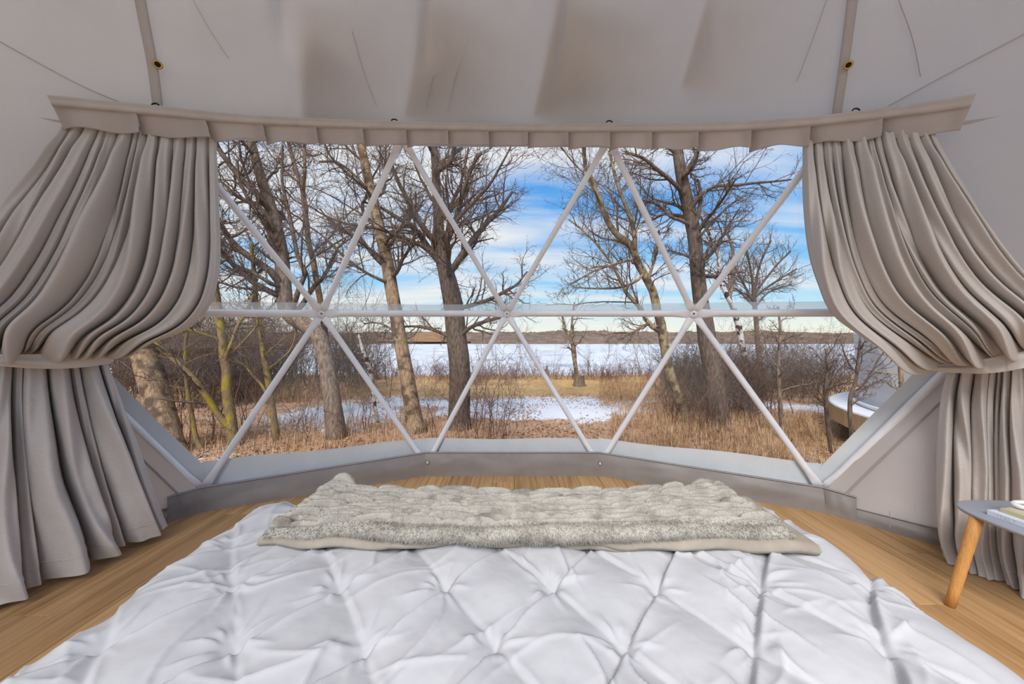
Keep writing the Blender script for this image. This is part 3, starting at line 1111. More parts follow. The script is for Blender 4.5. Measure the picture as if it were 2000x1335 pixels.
def duvet_height(x, y):
    xw = x + 0.012 * vnoise(x * 4, y * 4, 71) + 0.02 * vnoise(x * 1.3, y * 1.3, 72)
    yw = y + 0.010 * vnoise(x * 4, y * 4, 73) + 0.02 * vnoise(x * 1.3, y * 1.3, 74)
    p = (xw + 0.045) / 0.293 + (yw - 0.748) / 0.356
    q = (xw + 0.045) / 0.293 - (yw - 0.748) / 0.356
    sp = np.abs(np.sin(math.pi * p))
    sq = np.abs(np.sin(math.pi * q))
    pil = (0.42 + 0.58 * sp ** 0.9) * (sq ** 0.42)
    z = 0.036 * pil
    # lying tuck along the q lines: a step with a soft tail
    dq = q - np.round(q)
    dp = p - np.round(p)
    z += 0.022 * np.exp(-np.abs(dq - 0.06) / 0.075) * (0.15 + 0.85 * sp) * sst(-0.015, 0.03, dq)
    z += 0.010 * np.exp(-np.abs(dp - 0.05) / 0.04) * (sq ** 1.2) * (0.5 + 0.5 * vnoise(x * 5, y * 5, 75)) * sst(-0.03, 0.05, dp)
    # star creases round every pinch
    dx = (dp + dq) / 2 * 0.293
    dy = (dp - dq) / 2 * 0.356
    r = np.sqrt(dx * dx + dy * dy)
    a = np.arctan2(dy, dx)
    cell = np.round(p) * 12.9 + np.round(q) * 78.2
    z -= 0.008 * np.exp(-(r / 0.014) ** 2)
    z += 0.010 * fbm(x * 2.2, y * 2.2, 84) + 0.002 * fbm(x * 22, y * 22, 85)
    return z


nx, ny = 560, 400
# arc-length coordinates: flat top, rounded shoulder, hanging side
drop = 0.34
rad_e = 0.10
sx = np.linspace(BX0 - 0.30, BX1 + 0.30, nx)
sy = np.concatenate([np.linspace(BY0, 0.36, 60), np.linspace(0.36, BY1 + 0.28, ny - 59)[1:]])


def roll(s, lo, hi):
    """map arc length to (coordinate, fall, normal tilt)."""
    c = s.copy()
    f_ = np.zeros_like(s)
    tilt = np.zeros_like(s)
    for edge, sg in ((lo, -1), (hi, 1)):
        start = edge - sg * rad_e
        d = (s - start) * sg
        on = d > 0
        a = np.clip(d / rad_e, 0, math.pi / 2)
        cx = start + sg * rad_e * np.sin(a)
        fz = rad_e * (1 - np.cos(a)) + np.clip(d - rad_e * math.pi / 2, 0, None)
        c = np.where(on, cx + sg * 0.10 * np.clip(d - rad_e * math.pi / 2, 0, None), c)
        f_ = np.where(on, fz, f_)
        tilt = np.where(on, sg * a, tilt)
    return c, f_, tilt


SX, SY = np.meshgrid(sx, sy)


def creases(X, Y):
    """sharp tucks and pulls: short ridges fanning from every pinch, longer loose ones between."""
    r = np.random.default_rng(77)
    Z = np.zeros_like(X)
    segs = []
    for i in range(-6, 7):
        for j in range(-7, 8):
            p_, q_ = i, j
            x = (p_ + q_) / 2 * 0.293 - 0.045
            y = (p_ - q_) / 2 * 0.356 + 0.748
            if not (-1.25 < x < 1.3 and -0.3 < y < 1.6):
                continue
            a0 = r.uniform(0, 6.28)
            for k_ in range(8):
                a_ = a0 + k_ * 0.785 + r.uniform(-0.25, 0.25)
                L = r.uniform(0.05, 0.15)
                segs.append((x, y, a_, L, r.uniform(0.004, 0.009), r.uniform(0.006, 0.013), r.uniform(-2.5, 2.5), 0))
    for k_ in range(210):
        segs.append((r.uniform(-1.2, 1.25), r.uniform(-0.1, 1.5), r.choice([0.9, 0.55, 2.2, 0.1, 1.5]) + r.normal(0, 0.35), r.uniform(0.06, 0.26), r.uniform(0.004, 0.010), r.uniform(0.003, 0.009), r.normal(0, 2.0), 1))
    for x, y, a_, L, w, h, cv, mode in segs:
        m = (np.abs(X - x) < L + 0.02) & (np.abs(Y - y) < L + 0.02)
        if not m.any():
            continue
        dx, dy = X[m] - x, Y[m] - y
        t = dx * math.cos(a_) + dy * math.sin(a_)
        n = -dx * math.sin(a_) + dy * math.cos(a_) - cv * t * t
        if mode == 0:
            env = sst(0.012, 0.045, t) * (1 - sst(0.4 * L, L, t))
            ww = w * (0.5 + 1.6 * np.clip(t, 0, None) / L)
        else:
            env = 1 - sst(0.3 * L, 0.95 * L, np.abs(t))
            ww = w
        ww = np.maximum(ww, 0.0045)
        Z[m] += h * env * np.exp(-np.where(n > 0, n / (2.2 * ww), -n / (0.8 * ww)))
    return Z


wobl = 0.014 * vnoise(SY * 4, SY * 0 + 3, 90) + 0.010 * vnoise(SY * 9, SY * 0 + 5, 91)
cx, fx, tx = roll(SX, BX0, BX1)
cy, fy, ty = roll(SY, -5.0, BY1)
hgt = duvet_height(SX, SY) + creases(SX, SY)
nrm = np.stack([np.sin(tx), np.sin(ty), np.cos(tx) * np.cos(ty) + 1e-3], -1)
nrm /= np.linalg.norm(nrm, axis=-1, keepdims=True)
edge_soft = 1 - 0.45 * sst(0.02, 0.2, fx + fy)
V = np.stack([cx + wobl * np.sign(SX) * sst(0.6, 1.0, np.abs(SX)), cy, BZ - 0.03 - np.maximum(fx, fy) - 0.3 * np.minimum(fx, fy)], -1) + nrm * (hgt * edge_soft)[..., None]
V[..., 2] = np.maximum(V[..., 2], 0.05)
duvet = mk('duvet', V.reshape(-1, 3), gridf(nx, ny), MAT['duvet'], origin=(0.02, 0.42, BZ - 0.1))
tag(duvet, 'white pintuck duvet with pinched diamond pattern spread over the bed', 'duvet')

# faux-fur throw folded across the foot of the bed
throw = thing('fur_throw', 'folded grey ruched faux fur throw lying across the foot of the bed', 'blanket', (0.03, 1.27, BZ))
ot = np.array([0.03, 1.27, BZ])
nx, ns = 640, 210
X0t, X1t = -0.80, 0.89
YF, YB = 1.10, 1.385
u, s = np.meshgrid(np.linspace(0, 1, nx), np.linspace(0, 1, ns))
# cross-section: front roll, top, back roll down to the foot end
thk = 0.030
Ltop = YB - YF
arc = math.pi * thk / 2
tot = arc + Ltop + arc
sl = s * tot
front = sl < arc
back = sl > arc + Ltop
af = np.clip(sl / arc, 0, 1) * math.pi
ab = np.clip((sl - arc - Ltop) / arc, 0, 1) * math.pi
yy = np.where(front, YF - thk * 0.5 * np.sin(af), np.where(back, YB + thk * 0.5 * np.sin(ab), YF + (sl - arc)))
zz = np.where(front, thk / 2 - thk / 2 * np.cos(af), np.where(back, thk / 2 + thk / 2 * np.cos(ab), thk))
xx = X0t + (X1t - X0t) * u
# outline wander: the near edge dips in the middle of the bed
yy = yy - 0.035 * np.sin(u * math.pi) * (1 - s) - 0.012 * vnoise(u * 7, u * 0, 101) * (1 - s) - 0.03 * sst(0.80, 1.0, u) * (1 - s) + 0.035 * np.exp(-((u - 0.03) / 0.05) ** 2) * s + 0.02 * np.exp(-((u - 0.95) / 0.05) ** 2) * s
zz = zz + 0.045 * sst(0.75, 1.0, s) * (np.exp(-((u - 0.04) / 0.035) ** 2) + 0.8 * np.exp(-((u - 0.955) / 0.03) ** 2))
# ends taper toward the window (folded unevenly)
xx = xx + 0.02 * np.exp(-u / 0.18) * s - 0.005 * np.exp(-(1 - u) / 0.2) * s
# ruched puffs
roww = 0.0285
yr = (yy - YF - 0.006) / roww + 0.32 * vnoise(xx * 4, yy * 9, 103) + 0.25 * np.sin(xx * 7)
row = np.floor(yr)
fr = yr - row
r1 = np.sin(row * 12.9898) * 43758.5453
r1 = r1 - np.floor(r1)
xl = (xx + r1 * 0.3) / 0.125 + 0.35 * vnoise(xx * 8, row * 3.1, 104)
col_ = np.floor(xl)
fc = xl - col_
r2 = np.sin(row * 3.17 + col_ * 78.233) * 43758.5453
r2 = r2 - np.floor(r2)
puffs = ((np.clip(np.sin(math.pi * fr) - 0.22, 0, 1) / 0.78) ** 0.55) * (0.66 + 0.34 * np.sin(math.pi * fc) ** 0.5) * (0.7 + 0.5 * r2)
top_mask = sst(YF - 0.022, YF + 0.004, yy) * (1 - 0.5 * sst(0.93, 1.0, s))
frontroll = (1 - top_mask) * (0.007 * vnoise(xx * 9, s * 8, 106) + 0.008)
nyv = np.where(front, -np.sin(af), np.where(back, np.sin(ab), 0))
nzv = np.where(front, -np.cos(af), np.where(back, np.cos(ab), 1.0))
amp = (0.034 * puffs - 0.010) * top_mask + frontroll + 0.0015 * fbm(xx * 40, yy * 40, 107)
base_z = BZ + 0.028 + 0.010 * vnoise(xx * 3, yy * 3, 108) - 0.022 * sst(0.35, 1.0, s) * np.sin(u * math.pi) ** 0.5
# rounded ends
endf = np.minimum(np.clip(u / 0.022, 0, 1), np.clip((1 - u) / 0.022, 0, 1))
endf = np.sqrt(np.clip(1 - (1 - endf) ** 2, 0, 1))
V = np.stack([xx, yy + nyv * amp, base_z + (zz - thk / 2) * (0.15 + 0.85 * endf) + thk / 2 + nzv * amp * endf], -1)
fur_body = mk('fur_layer', V.reshape(-1, 3), gridf(nx, ns), MAT['fur'], parent=throw, origin=ot)
# pile: short hairs on the whole upper face
hr = np.random.default_rng(5)
nh = 110000
ii = hr.integers(1, ns - 3, nh)
jj = hr.integers(1, nx - 3, nh)
keep = (top_mask[ii, jj] < 0.5) | (puffs[ii, jj] > 0.62)
ii, jj = ii[keep], jj[keep]
nh = len(ii)
fi = hr.random(nh)[:, None]
fj = hr.random(nh)[:, None]
p00, p10, p01 = V[ii, jj], V[ii + 1, jj], V[ii, jj + 1]
root = p00 + (p10 - p00) * fi + (p01 - p00) * fj
nn = np.cross(p01 - p00, p10 - p00)
nn /= np.linalg.norm(nn, axis=1, keepdims=True) + 1e-9
nn = np.where((nn * np.stack([0 * nyv[ii, jj], nyv[ii, jj], nzv[ii, jj]], -1)).sum(1, keepdims=True) < 0, -nn, nn)
ln = np.where(top_mask[ii, jj] > 0.5, 0.0035, 0.010)[:, None] * hr.uniform(0.6, 1.3, (nh, 1))
dirn = nn + hr.normal(0, 0.45, (nh, 3)) + np.array([0, -0.15, -0.1])
dirn /= np.linalg.norm(dirn, axis=1, keepdims=True)
sdv = np.cross(dirn, hr.normal(0, 1, (nh, 3)))
sdv /= np.linalg.norm(sdv, axis=1, keepdims=True) + 1e-9
hv = np.stack([root - sdv * 0.0008, root + sdv * 0.0008, root + dirn * ln], 1).reshape(-1, 3)
mk('fur_pile', hv, np.arange(nh * 3).reshape(-1, 3), MAT['fur'], parent=throw, origin=ot, smooth=False, kind='stuff')
# suede underside peeking out below
nx2, ns2 = 300, 30
u, s = np.meshgrid(np.linspace(0, 1, nx2), np.linspace(0, 1, ns2))
xx = -0.81 + 1.75 * u
ang = s * math.pi
th2 = 0.030 + 0.006 * vnoise(xx * 5, xx * 0, 111)
yf = 1.083 - 0.03 * np.sin(u * math.pi) - 0.012 * vnoise(xx * 6, xx * 0, 112) + 0.045 * sst(0.22, 0.42, u) * (1 - sst(0.55, 0.72, u)) - 0.045 * sst(0.70, 1.0, u)
yy = np.where(s < 0.5, yf - th2 * 0.5 * np.sin(ang), yf + (s - 0.5) * 2 * 0.32) - th2 * 0.5 * np.where(s < 0.5, 0, 1)
zz = np.where(s < 0.5, th2 / 2 - th2 / 2 * np.cos(ang), th2 * (1 - 0 * s))
zz = zz + 0.006 * fbm(xx * 12, yy * 12, 113)
V2 = np.stack([xx, yy, BZ + 0.004 + zz + 0.003 * np.sin(xx * 31)], -1)
mk('suede_lining', V2.reshape(-1, 3), gridf(nx2, ns2), MAT['suede'], parent=throw, origin=ot)
# a lower folded layer of the same fabric
V3 = V2.copy()
V3[..., 2] -= 0.014
V3[..., 1] += 0.012 + 0.02 * np.sin(u * 9)
V3[..., 0] = -0.825 + 1.79 * u
mk('folded_layer', V3.reshape(-1, 3), gridf(nx2, ns2), MAT['suede'], parent=throw, origin=ot)

# ------------------------------------------------------------------ side table, books, ornament
TZ = 0.42
tbl = thing('side_table', 'low side table with rounded grey top and slanting oak legs', 'table', (2.24, 1.36, 0))
otb = np.array([2.24, 1.36, 0])
t = np.linspace(0, 2 * math.pi, 97)[:-1]
ex = 2 / 3.2
sqx = np.sign(np.cos(t)) * np.abs(np.cos(t)) ** ex * 0.225
sqy = np.sign(np.sin(t)) * np.abs(np.sin(t)) ** ex * 0.245
rows = []
for sc, z in ((0.0, TZ), (0.97, TZ), (0.99, TZ - 0.001), (1.0, TZ - 0.004), (1.0, TZ - 0.010), (0.985, TZ - 0.016), (0.0, TZ - 0.018)):
    rows.append(np.stack([2.24 + sqx * sc, 1.355 + sqy * sc, np.full(96, z)], -1))
mk('table_top', np.concatenate(rows), gridf(96, 7, wrap=True), MAT['tabletop'], parent=tbl, origin=otb)
for (xa, ya), (xb, yb) in (((2.045, 1.475), (1.948, 1.492)), ((2.36, 1.50), (2.40, 1.55)), ((2.30, 1.17), (2.34, 1.07))):
    q = np.linspace(0, 1, 6)
    path = np.stack([xa + (xb - xa) * q, ya + (yb - ya) * q, TZ - 0.017 - (TZ - 0.017) * q], -1)
    V, Fc = capped_tube(path, 0.0210 - 0.004 * q, 20)
    mk('leg', V, Fc, MAT['oak'], parent=tbl, origin=otb)


def text_mesh(body, size, mat, mtx_cols, loc, parent, name):
    cu = bpy.data.curves.new(name, 'FONT')
    cu.body = body
    cu.size = size
    cu.extrude = 0.0002
    cu.align_x = 'LEFT'
    cu.align_y = 'CENTER'
    cu.materials.append(mat)
    o = bpy.data.objects.new(name, cu)
    COL.objects.link(o)
    from mathutils import Matrix
    m = Matrix((mtx_cols[0] + (0,), mtx_cols[1] + (0,), mtx_cols[2] + (0,), (0, 0, 0, 1))).transposed()
    dg = bpy.context.evaluated_depsgraph_get()
    me = bpy.data.meshes.new_from_object(o.evaluated_get(dg))
    bpy.data.objects.remove(o)
    o = bpy.data.objects.new(name, me)
    COL.objects.link(o)
    o.parent = parent
    o.matrix_local = Matrix.Translation(loc) @ m
    return o


def book(x0, x1, y0, y1, z0, th_, cover, rot, label, text, ink, tsize, toff):
    cx_, cy_ = (x0 + x1) / 2, (y0 + y1) / 2
    b = thing('book', label, 'book', (cx_, cy_, z0))
    b.rotation_euler = (0, 0, rot)
    hx, hy = (x1 - x0) / 2, (y1 - y0) / 2
    # spine on -x, pages inside, two boards
    V, Fc = bevbox((0.004, 0, th_ / 2), (2 * hx - 0.010, 2 * hy - 0.010, th_ - 0.005), 0.001)
    mk('pages', V, Fc, MAT['paper'], parent=b, smooth=False)
    for z in (0.0014, th_ - 0.0014):
        V, Fc = bevbox((0, 0, z), (2 * hx, 2 * hy, 0.0028), 0.0008)
        mk('cover_board', V, Fc, cover, parent=b, smooth=False)
    V, Fc = bevbox((-hx + 0.0014, 0, th_ / 2), (0.0030, 2 * hy, th_ - 0.0006), 0.0008)
    sp = mk('spine', V, Fc, cover, parent=b, smooth=False)
    text_mesh(text, tsize, ink, ((0, -1, 0), (0, 0, 1), (-1, 0, 0)), (-hx - 0.0003, hy - toff, th_ * 0.5), sp, 'spine_lettering')
    return b


book(2.078, 2.30, 1.17, 1.468, TZ + 0.0005, 0.022, MAT['book_white'], math.radians(2), 'white book under the sage green book on the side table', 'ITALY', MAT['ink_white'], 0.021, 0.030)
book(2.112, 2.32, 1.15, 1.452, TZ + 0.0232, 0.016, MAT['book_green'], math.radians(3), 'sage green book lying on the white book', 'Elements', MAT['ink_cream'], 0.014, 0.105)


def link(c, a, b, r0, axis_u, axis_v, n=36, m=12):
    t = np.arange(n) * 2 * math.pi / n
    axis_u = np.array(axis_u, float)
    axis_v = np.array(axis_v, float)
    axis_u /= np.linalg.norm(axis_u)
    axis_v -= axis_u * (axis_u @ axis_v)
    axis_v /= np.linalg.norm(axis_v)
    w = np.cross(axis_u, axis_v)
    cen = np.array(c) + np.cos(t)[:, None] * a * axis_u + np.sin(t)[:, None] * b * axis_v
    nr = np.cos(t)[:, None] * b * axis_u + np.sin(t)[:, None] * a * axis_v
    nr /= np.linalg.norm(nr, axis=1, keepdims=True)
    s = np.arange(m) * 2 * math.pi / m
    V = (cen[:, None] + r0 * (np.cos(s)[None, :, None] * nr[:, None] + np.sin(s)[None, :, None] * w)).reshape(-1, 3)
    q = gridf(m, n, wrap=True)
    last = np.stack([(n - 1) * m + np.arange(m), (n - 1) * m + (np.arange(m) + 1) % m, (np.arange(m) + 1) % m, np.arange(m)], -1)
    return V, np.concatenate([q, last])


orn = thing('chain_ornament', 'glossy white chain link ornament on top of the books', 'ornament', (2.225, 1.40, TZ + 0.0395))
oo = np.array([2.225, 1.40, TZ + 0.0395])
zb = TZ + 0.0395 + 0.0105
for c, uax, vax in (((2.205, 1.425, zb + 0.006), (1, -0.5, 0.05), (0.4, 1, 0.15)), ((2.225, 1.36, zb + 0.018), (0.5, -1, 0.1), (0.3, 0.2, 1)), ((2.24, 1.29, zb), (0.3, -1, 0.0), (1, 0.2, 0.1))):
    V, Fc = link(c, 0.045, 0.026, 0.009, uax, vax)
    mk('link', V, Fc, MAT['ceramic'], parent=orn, origin=oo)

# ------------------------------------------------------------------ outside: ground, lake, far shore
def ground_mat():
    m = bpy.data.materials.new('winter_ground')
    m.use_nodes = True
    t = m.node_tree
    b = t.nodes['Principled BSDF']
    b.inputs['Roughness'].default_value = 0.95
    b.inputs['Specular IOR Level'].default_value = 0.1
    tc = N(t, 'ShaderNodeTexCoord')

    def noise(scale, detail=5, rough=0.6, st=None):
        n = N(t, 'ShaderNodeTexNoise')
        n.inputs['Scale'].default_value = scale
        n.inputs['Detail'].default_value = detail
        n.inputs['Roughness'].default_value = rough
        if st:
            mp = N(t, 'ShaderNodeMapping')
            mp.inputs['Scale'].default_value = st
            t.links.new(tc.outputs['Object'], mp.inputs[0])
            t.links.new(mp.outputs[0], n.inputs['Vector'])
        else:
            t.links.new(tc.outputs['Object'], n.inputs['Vector'])
        return n.outputs[0]
    leaf = ramp(t, noise(28, 6, 0.7), [(0.25, lin(108, 82, 66)), (0.45, lin(164, 128, 102)), (0.58, lin(190, 156, 128)), (0.75, lin(208, 188, 170))])
    grass = ramp(t, noise(14, 6, 0.7, (1, 0.5, 1)), [(0.3, lin(148, 114, 74)), (0.5, lin(182, 148, 100)), (0.7, lin(200, 172, 124))])
    at = N(t, 'ShaderNodeAttribute', attribute_name='grass')
    c = mixc(t, at.outputs['Fac'], leaf.outputs[0], grass.outputs[0])
    big = ramp(t, noise(1.1, 4), [(0.35, (0.8, 0.8, 0.8, 1)), (0.65, (1.1, 1.1, 1.1, 1))])
    c = mixc(t, 1.0, c, big.outputs[0], 'MULTIPLY')
    sn = N(t, 'ShaderNodeAttribute', attribute_name='snow')
    nz = noise(9, 7, 0.72, (1, 1.0, 1))
    k1 = mathn(t, 'ADD', sn.outputs['Fac'], nz)
    k2 = mathn(t, 'SUBTRACT', k1, 1.0)
    k3 = mathn(t, 'MULTIPLY', k2, 9.0, clamp=True)
    snow = ramp(t, noise(40, 4), [(0.3, lin(196, 198, 206)), (0.7, lin(214, 216, 222))])
    c = mixc(t, k3, c, snow.outputs[0])
    t.links.new(c, b.inputs['Base Color'])
    bp = N(t, 'ShaderNodeBump')
    bp.inputs['Strength'].default_value = 0.6
    bp.inputs['Distance'].default_value = 0.03
    t.links.new(noise(30, 6, 0.7), bp.inputs['Height'])
    t.links.new(bp.outputs[0], b.inputs['Normal'])
    return m


MAT['ground'] = ground_mat()


def ground_z(x, y):
    z = GZ + 0.05 * fbm(x * 0.4, y * 0.4, 201) + 0.02 * fbm(x * 2, y * 2, 202)
    bank = sst(16.3, 19.5, y + 0.8 * vnoise(x * 0.25, x * 0, 203))
    return z - 2.2 * bank


gx = np.arange(-34, 34.01, 0.17)
gy = np.arange(-7, 22.01, 0.14)
GX, GY = np.meshgrid(gx, gy)
GZZ = ground_z(GX, GY)
V = np.stack([GX, GY, GZZ], -1).reshape(-1, 3)
ground = mk('ground', V, gridf(len(gx), len(gy)), MAT['ground'], kind='structure')
ground['label'] = 'leaf strewn winter ground with patches of snow'
# snow lies where the trodden clearing and the path are
n_ = fbm(GX * 0.45, GY * 0.6, 205)
path = np.exp(-((GY - 8.7 - 0.10 * GX - 0.4 * np.sin(GX * 0.5)) / 1.25) ** 2)
clear = np.exp(-(((GX - 0.9) / 1.9) ** 2 + ((GY - 8.6) / 1.5) ** 2))
cut = 1 - np.exp(-(((GX - 2.2) / 0.9) ** 2 + ((GY - 6.2) / 0.7) ** 2))
snow = np.clip(0.20 + 0.36 * path + 0.34 * clear + 0.62 * n_ - 0.22 * sst(10.2, 11.2, GY) * (1 - sst(20, 30, GY)), 0, 0.95) * cut
snow = snow + 0.16 * (1 - sst(6.0, 7.2, GY)) * (GX < 1.2)
gr = sst(9.8, 11.2, GY + 0.8 * n_) * np.exp(-((GX - 2.0) / 9) ** 2) * 1.0
gr = np.maximum(gr, 0.8 * np.exp(-(((GX - 6.0) / 2.0) ** 2 + ((GY - 6.2) / 1.2) ** 2)))
for nm, arr in (('snow', snow), ('grass', gr)):
    at = ground.data.attributes.new(nm, 'FLOAT', 'POINT')
    at.data.foreach_set('value', arr.astype(np.float32).ravel())

MAT['ice'] = M('frozen_lake', lin(176, 180, 188), lin(204, 207, 213), scale=0.35, detail=6, stretch=(0.35, 1.6, 1), rough=0.6, spec=0.3, c3=lin(152, 158, 168), c3scale=0.12, c3lo=0.52, c3hi=0.68)
lx = np.linspace(-420, 420, 60)
ly = np.linspace(17.0, 260, 60)
LX, LY = np.meshgrid(lx, ly)
lake = mk('lake', np.stack([LX, LY, np.full_like(LX, -2.45)], -1).reshape(-1, 3), gridf(60, 60), MAT['ice'], kind='structure')
lake['label'] = 'frozen snow dusted lake beyond the trees'
MAT['shore'] = M('far_woods', lin(92, 78, 70), lin(124, 106, 94), scale=0.22, detail=8, stretch=(1, 1, 1.5), rough=1.0, spec=0.0, c3=lin(84, 78, 68), c3scale=0.05, c3lo=0.5, c3hi=0.7)
MAT['field'] = M('far_field', lin(138, 108, 82), lin(122, 94, 74), scale=0.1, rough=1.0, spec=0.0)
hx = np.linspace(-420, 420, 1400)
hv = np.linspace(0, 1, 26)
HX, HV = np.meshgrid(hx, hv)
prof_ = 7.6 + 1.3 * fbm(HX * 0.012, HX * 0, 211) + 0.9 * fbm(HX * 0.06, HX * 0, 212) + 1.5 * np.abs(fbm(HX * 0.5, HV * 3, 213)) * sst(0.5, 1, HV)
HYs = 208 + HV * 40 + 6 * fbm(HX * 0.02, HX * 0, 214) + 1.5 * fbm(HX * 0.6, HV * 9, 216)
HZs = -2.6 + prof_ * np.sin(HV * math.pi / 2) ** 0.7 + 0.9 * fbm(HX * 0.7, HV * 12, 215) * sst(0.02, 0.3, HV)
far = mk('far_shore', np.stack([HX, HYs, HZs], -1).reshape(-1, 3), gridf(1400, 26), MAT['shore'], kind='structure')
far['label'] = 'low brown wooded shore across the lake'
u_, v_ = np.meshgrid(np.linspace(0, 1, 50), np.linspace(0, 1, 8))
V = np.stack([-86 + 60 * u_, 209 + 26 * v_ + 3 * np.sin(u_ * 9), -1.0 + (5.4 + 1.2 * np.sin(u_ * math.pi)) * v_ * np.sin(np.clip(u_ * 1.1, 0, 1) * math.pi) ** 0.5], -1)
fld = mk('hay_field', V.reshape(-1, 3), gridf(50, 8), MAT['field'], kind='structure')
fld['label'] = 'tan field on the far shore'

# ------------------------------------------------------------------ trees
def bark(name, c1, c2, c3=None, scale=14, c3scale=3.0, c3lo=0.5, c3hi=0.6):
    return M(name, c1, c2, scale=scale, detail=6, stretch=(2.2, 2.2, 0.6), rough=0.95, bump=0.9, bscale=22, bstretch=(2.5, 2.5, 0.6), spec=0.08, c3=c3, c3scale=c3scale, c3lo=c3lo, c3hi=c3hi)


MAT['bark_grey'] = bark('bark_grey_brown', lin(92, 78, 68), lin(146, 128, 112))
MAT['bark_dark'] = bark('bark_dark', lin(66, 56, 50), lin(116, 100, 88))
MAT['bark_tan'] = bark('bark_tan', lin(116, 96, 76), lin(166, 142, 114), c3=lin(92, 76, 64), c3scale=5)
MAT['bark_birch'] = bark('bark_birch', lin(186, 180, 172), lin(206, 202, 196), c3=lin(62, 54, 50), c3scale=5.5, c3lo=0.50, c3hi=0.56)
MAT['bark_lichen'] = bark('bark_lichen', lin(104, 88, 66), lin(136, 116, 84), c3=lin(148, 130, 48), c3scale=4.4, c3lo=0.48, c3hi=0.66)
MAT['bark_olive'] = bark('bark_olive', lin(112, 98, 74), lin(158, 142, 112), c3=lin(84, 70, 60), c3scale=5)
MAT['twig'] = M('twig', lin(84, 70, 64), lin(120, 102, 92), scale=5, rough=0.95, spec=0.05)
MAT['twig_red'] = M('twig_red', lin(98, 70, 60), lin(136, 100, 84), scale=4, rough=0.95, spec=0.05)
MAT['twig_pale'] = M('twig_pale', lin(126, 108, 94), lin(164, 146, 130), scale=4, rough=0.95, spec=0.05)

DOME2 = np.array([8.8, 4.3, 0.72])


def keep_out(pts):
    """branches whose points would enter either dome are dropped."""
    d1 = np.linalg.norm(pts - S, axis=-1).min(axis=1)
    d2 = np.linalg.norm(pts - DOME2, axis=-1).min(axis=1)
    return (d1 > 4.0) & (d2 > 3.4)


def grow(r, par, prad, n_child, t0, t1, amin, amax, ratio, K, jit, up, rr, rmin, tpow=1.0):
    Np, Kp, _ = par.shape
    seg = np.linalg.norm(np.diff(par, axis=1), axis=2).sum(1)
    idx = np.repeat(np.arange(Np), n_child)
    n = len(idx)
    base_t = np.tile((np.arange(n_child) + 0.5) / n_child, Np)
    t = t0 + (t1 - t0) * np.clip(base_t + r.uniform(-0.5, 0.5, n) / n_child, 0, 1) ** tpow
    f_ = np.clip(t * (Kp - 1), 0, Kp - 1.001)
    i = f_.astype(int)
    fr = (f_ - i)[:, None]
    p = par[idx, i] * (1 - fr) + par[idx, i + 1] * fr
    tan = par[idx, i + 1] - par[idx, i]
    tan /= np.linalg.norm(tan, axis=1, keepdims=True) + 1e-9
    pr = prad[idx, i] * (1 - fr[:, 0]) + prad[idx, i + 1] * fr[:, 0]
    q = r.normal(0, 1, (n, 3))
    q -= tan * (q * tan).sum(1, keepdims=True)
    q /= np.linalg.norm(q, axis=1, keepdims=True) + 1e-9
    a = np.radians(r.uniform(amin, amax, n))[:, None]
    d = tan * np.cos(a) + q * np.sin(a)
    L = seg[idx] * ratio * (1.0 - 0.5 * t) * r.uniform(0.55, 1.25, n)
    pts = np.empty((n, K, 3))
    pts[:, 0] = p
    for k_ in range(1, K):
        d = d + r.normal(0, jit, (n, 3)) + np.array([0, 0, up])
        d /= np.linalg.norm(d, axis=1, keepdims=True)
        pts[:, k_] = pts[:, k_ - 1] + d * (L / (K - 1))[:, None]
    r0 = np.clip(pr * rr * r.uniform(0.7, 1.1, n), rmin, None)
    rad = r0[:, None] * (1 - 0.72 * np.linspace(0, 1, K)[None])
    ok = keep_out(pts) & (pts[:, :, 2].min(1) > GZ + 0.05)
    return pts[ok], rad[ok]


def px_path(pts, depth, n, lean=0.0):
    """trace in the picture (px, py, width px) -> 3D polyline with radii at the given distance; lean varies the distance upward."""
    a = np.array(pts, float)
    m = len(a)
    dep = depth + lean * np.linspace(0, 1, m)
    c = np.stack([P(x, y, d) for (x, y, _), d in zip(a, dep)])
    rr = a[:, 2] * dep / F / 2
    full = cat(np.concatenate([c, rr[:, None]], 1), n)
    return full[:, :3], full[:, 3]


def wiggle(p, amp, seed):
    n = len(p)
    q = np.linspace(0, 1, n)
    off = np.stack([vnoise(q * n * 0.35, q * 0, seed), vnoise(q * n * 0.35, q * 0, seed + 1), 0 * q], -1) * amp
    off[0] = 0
    return p + off


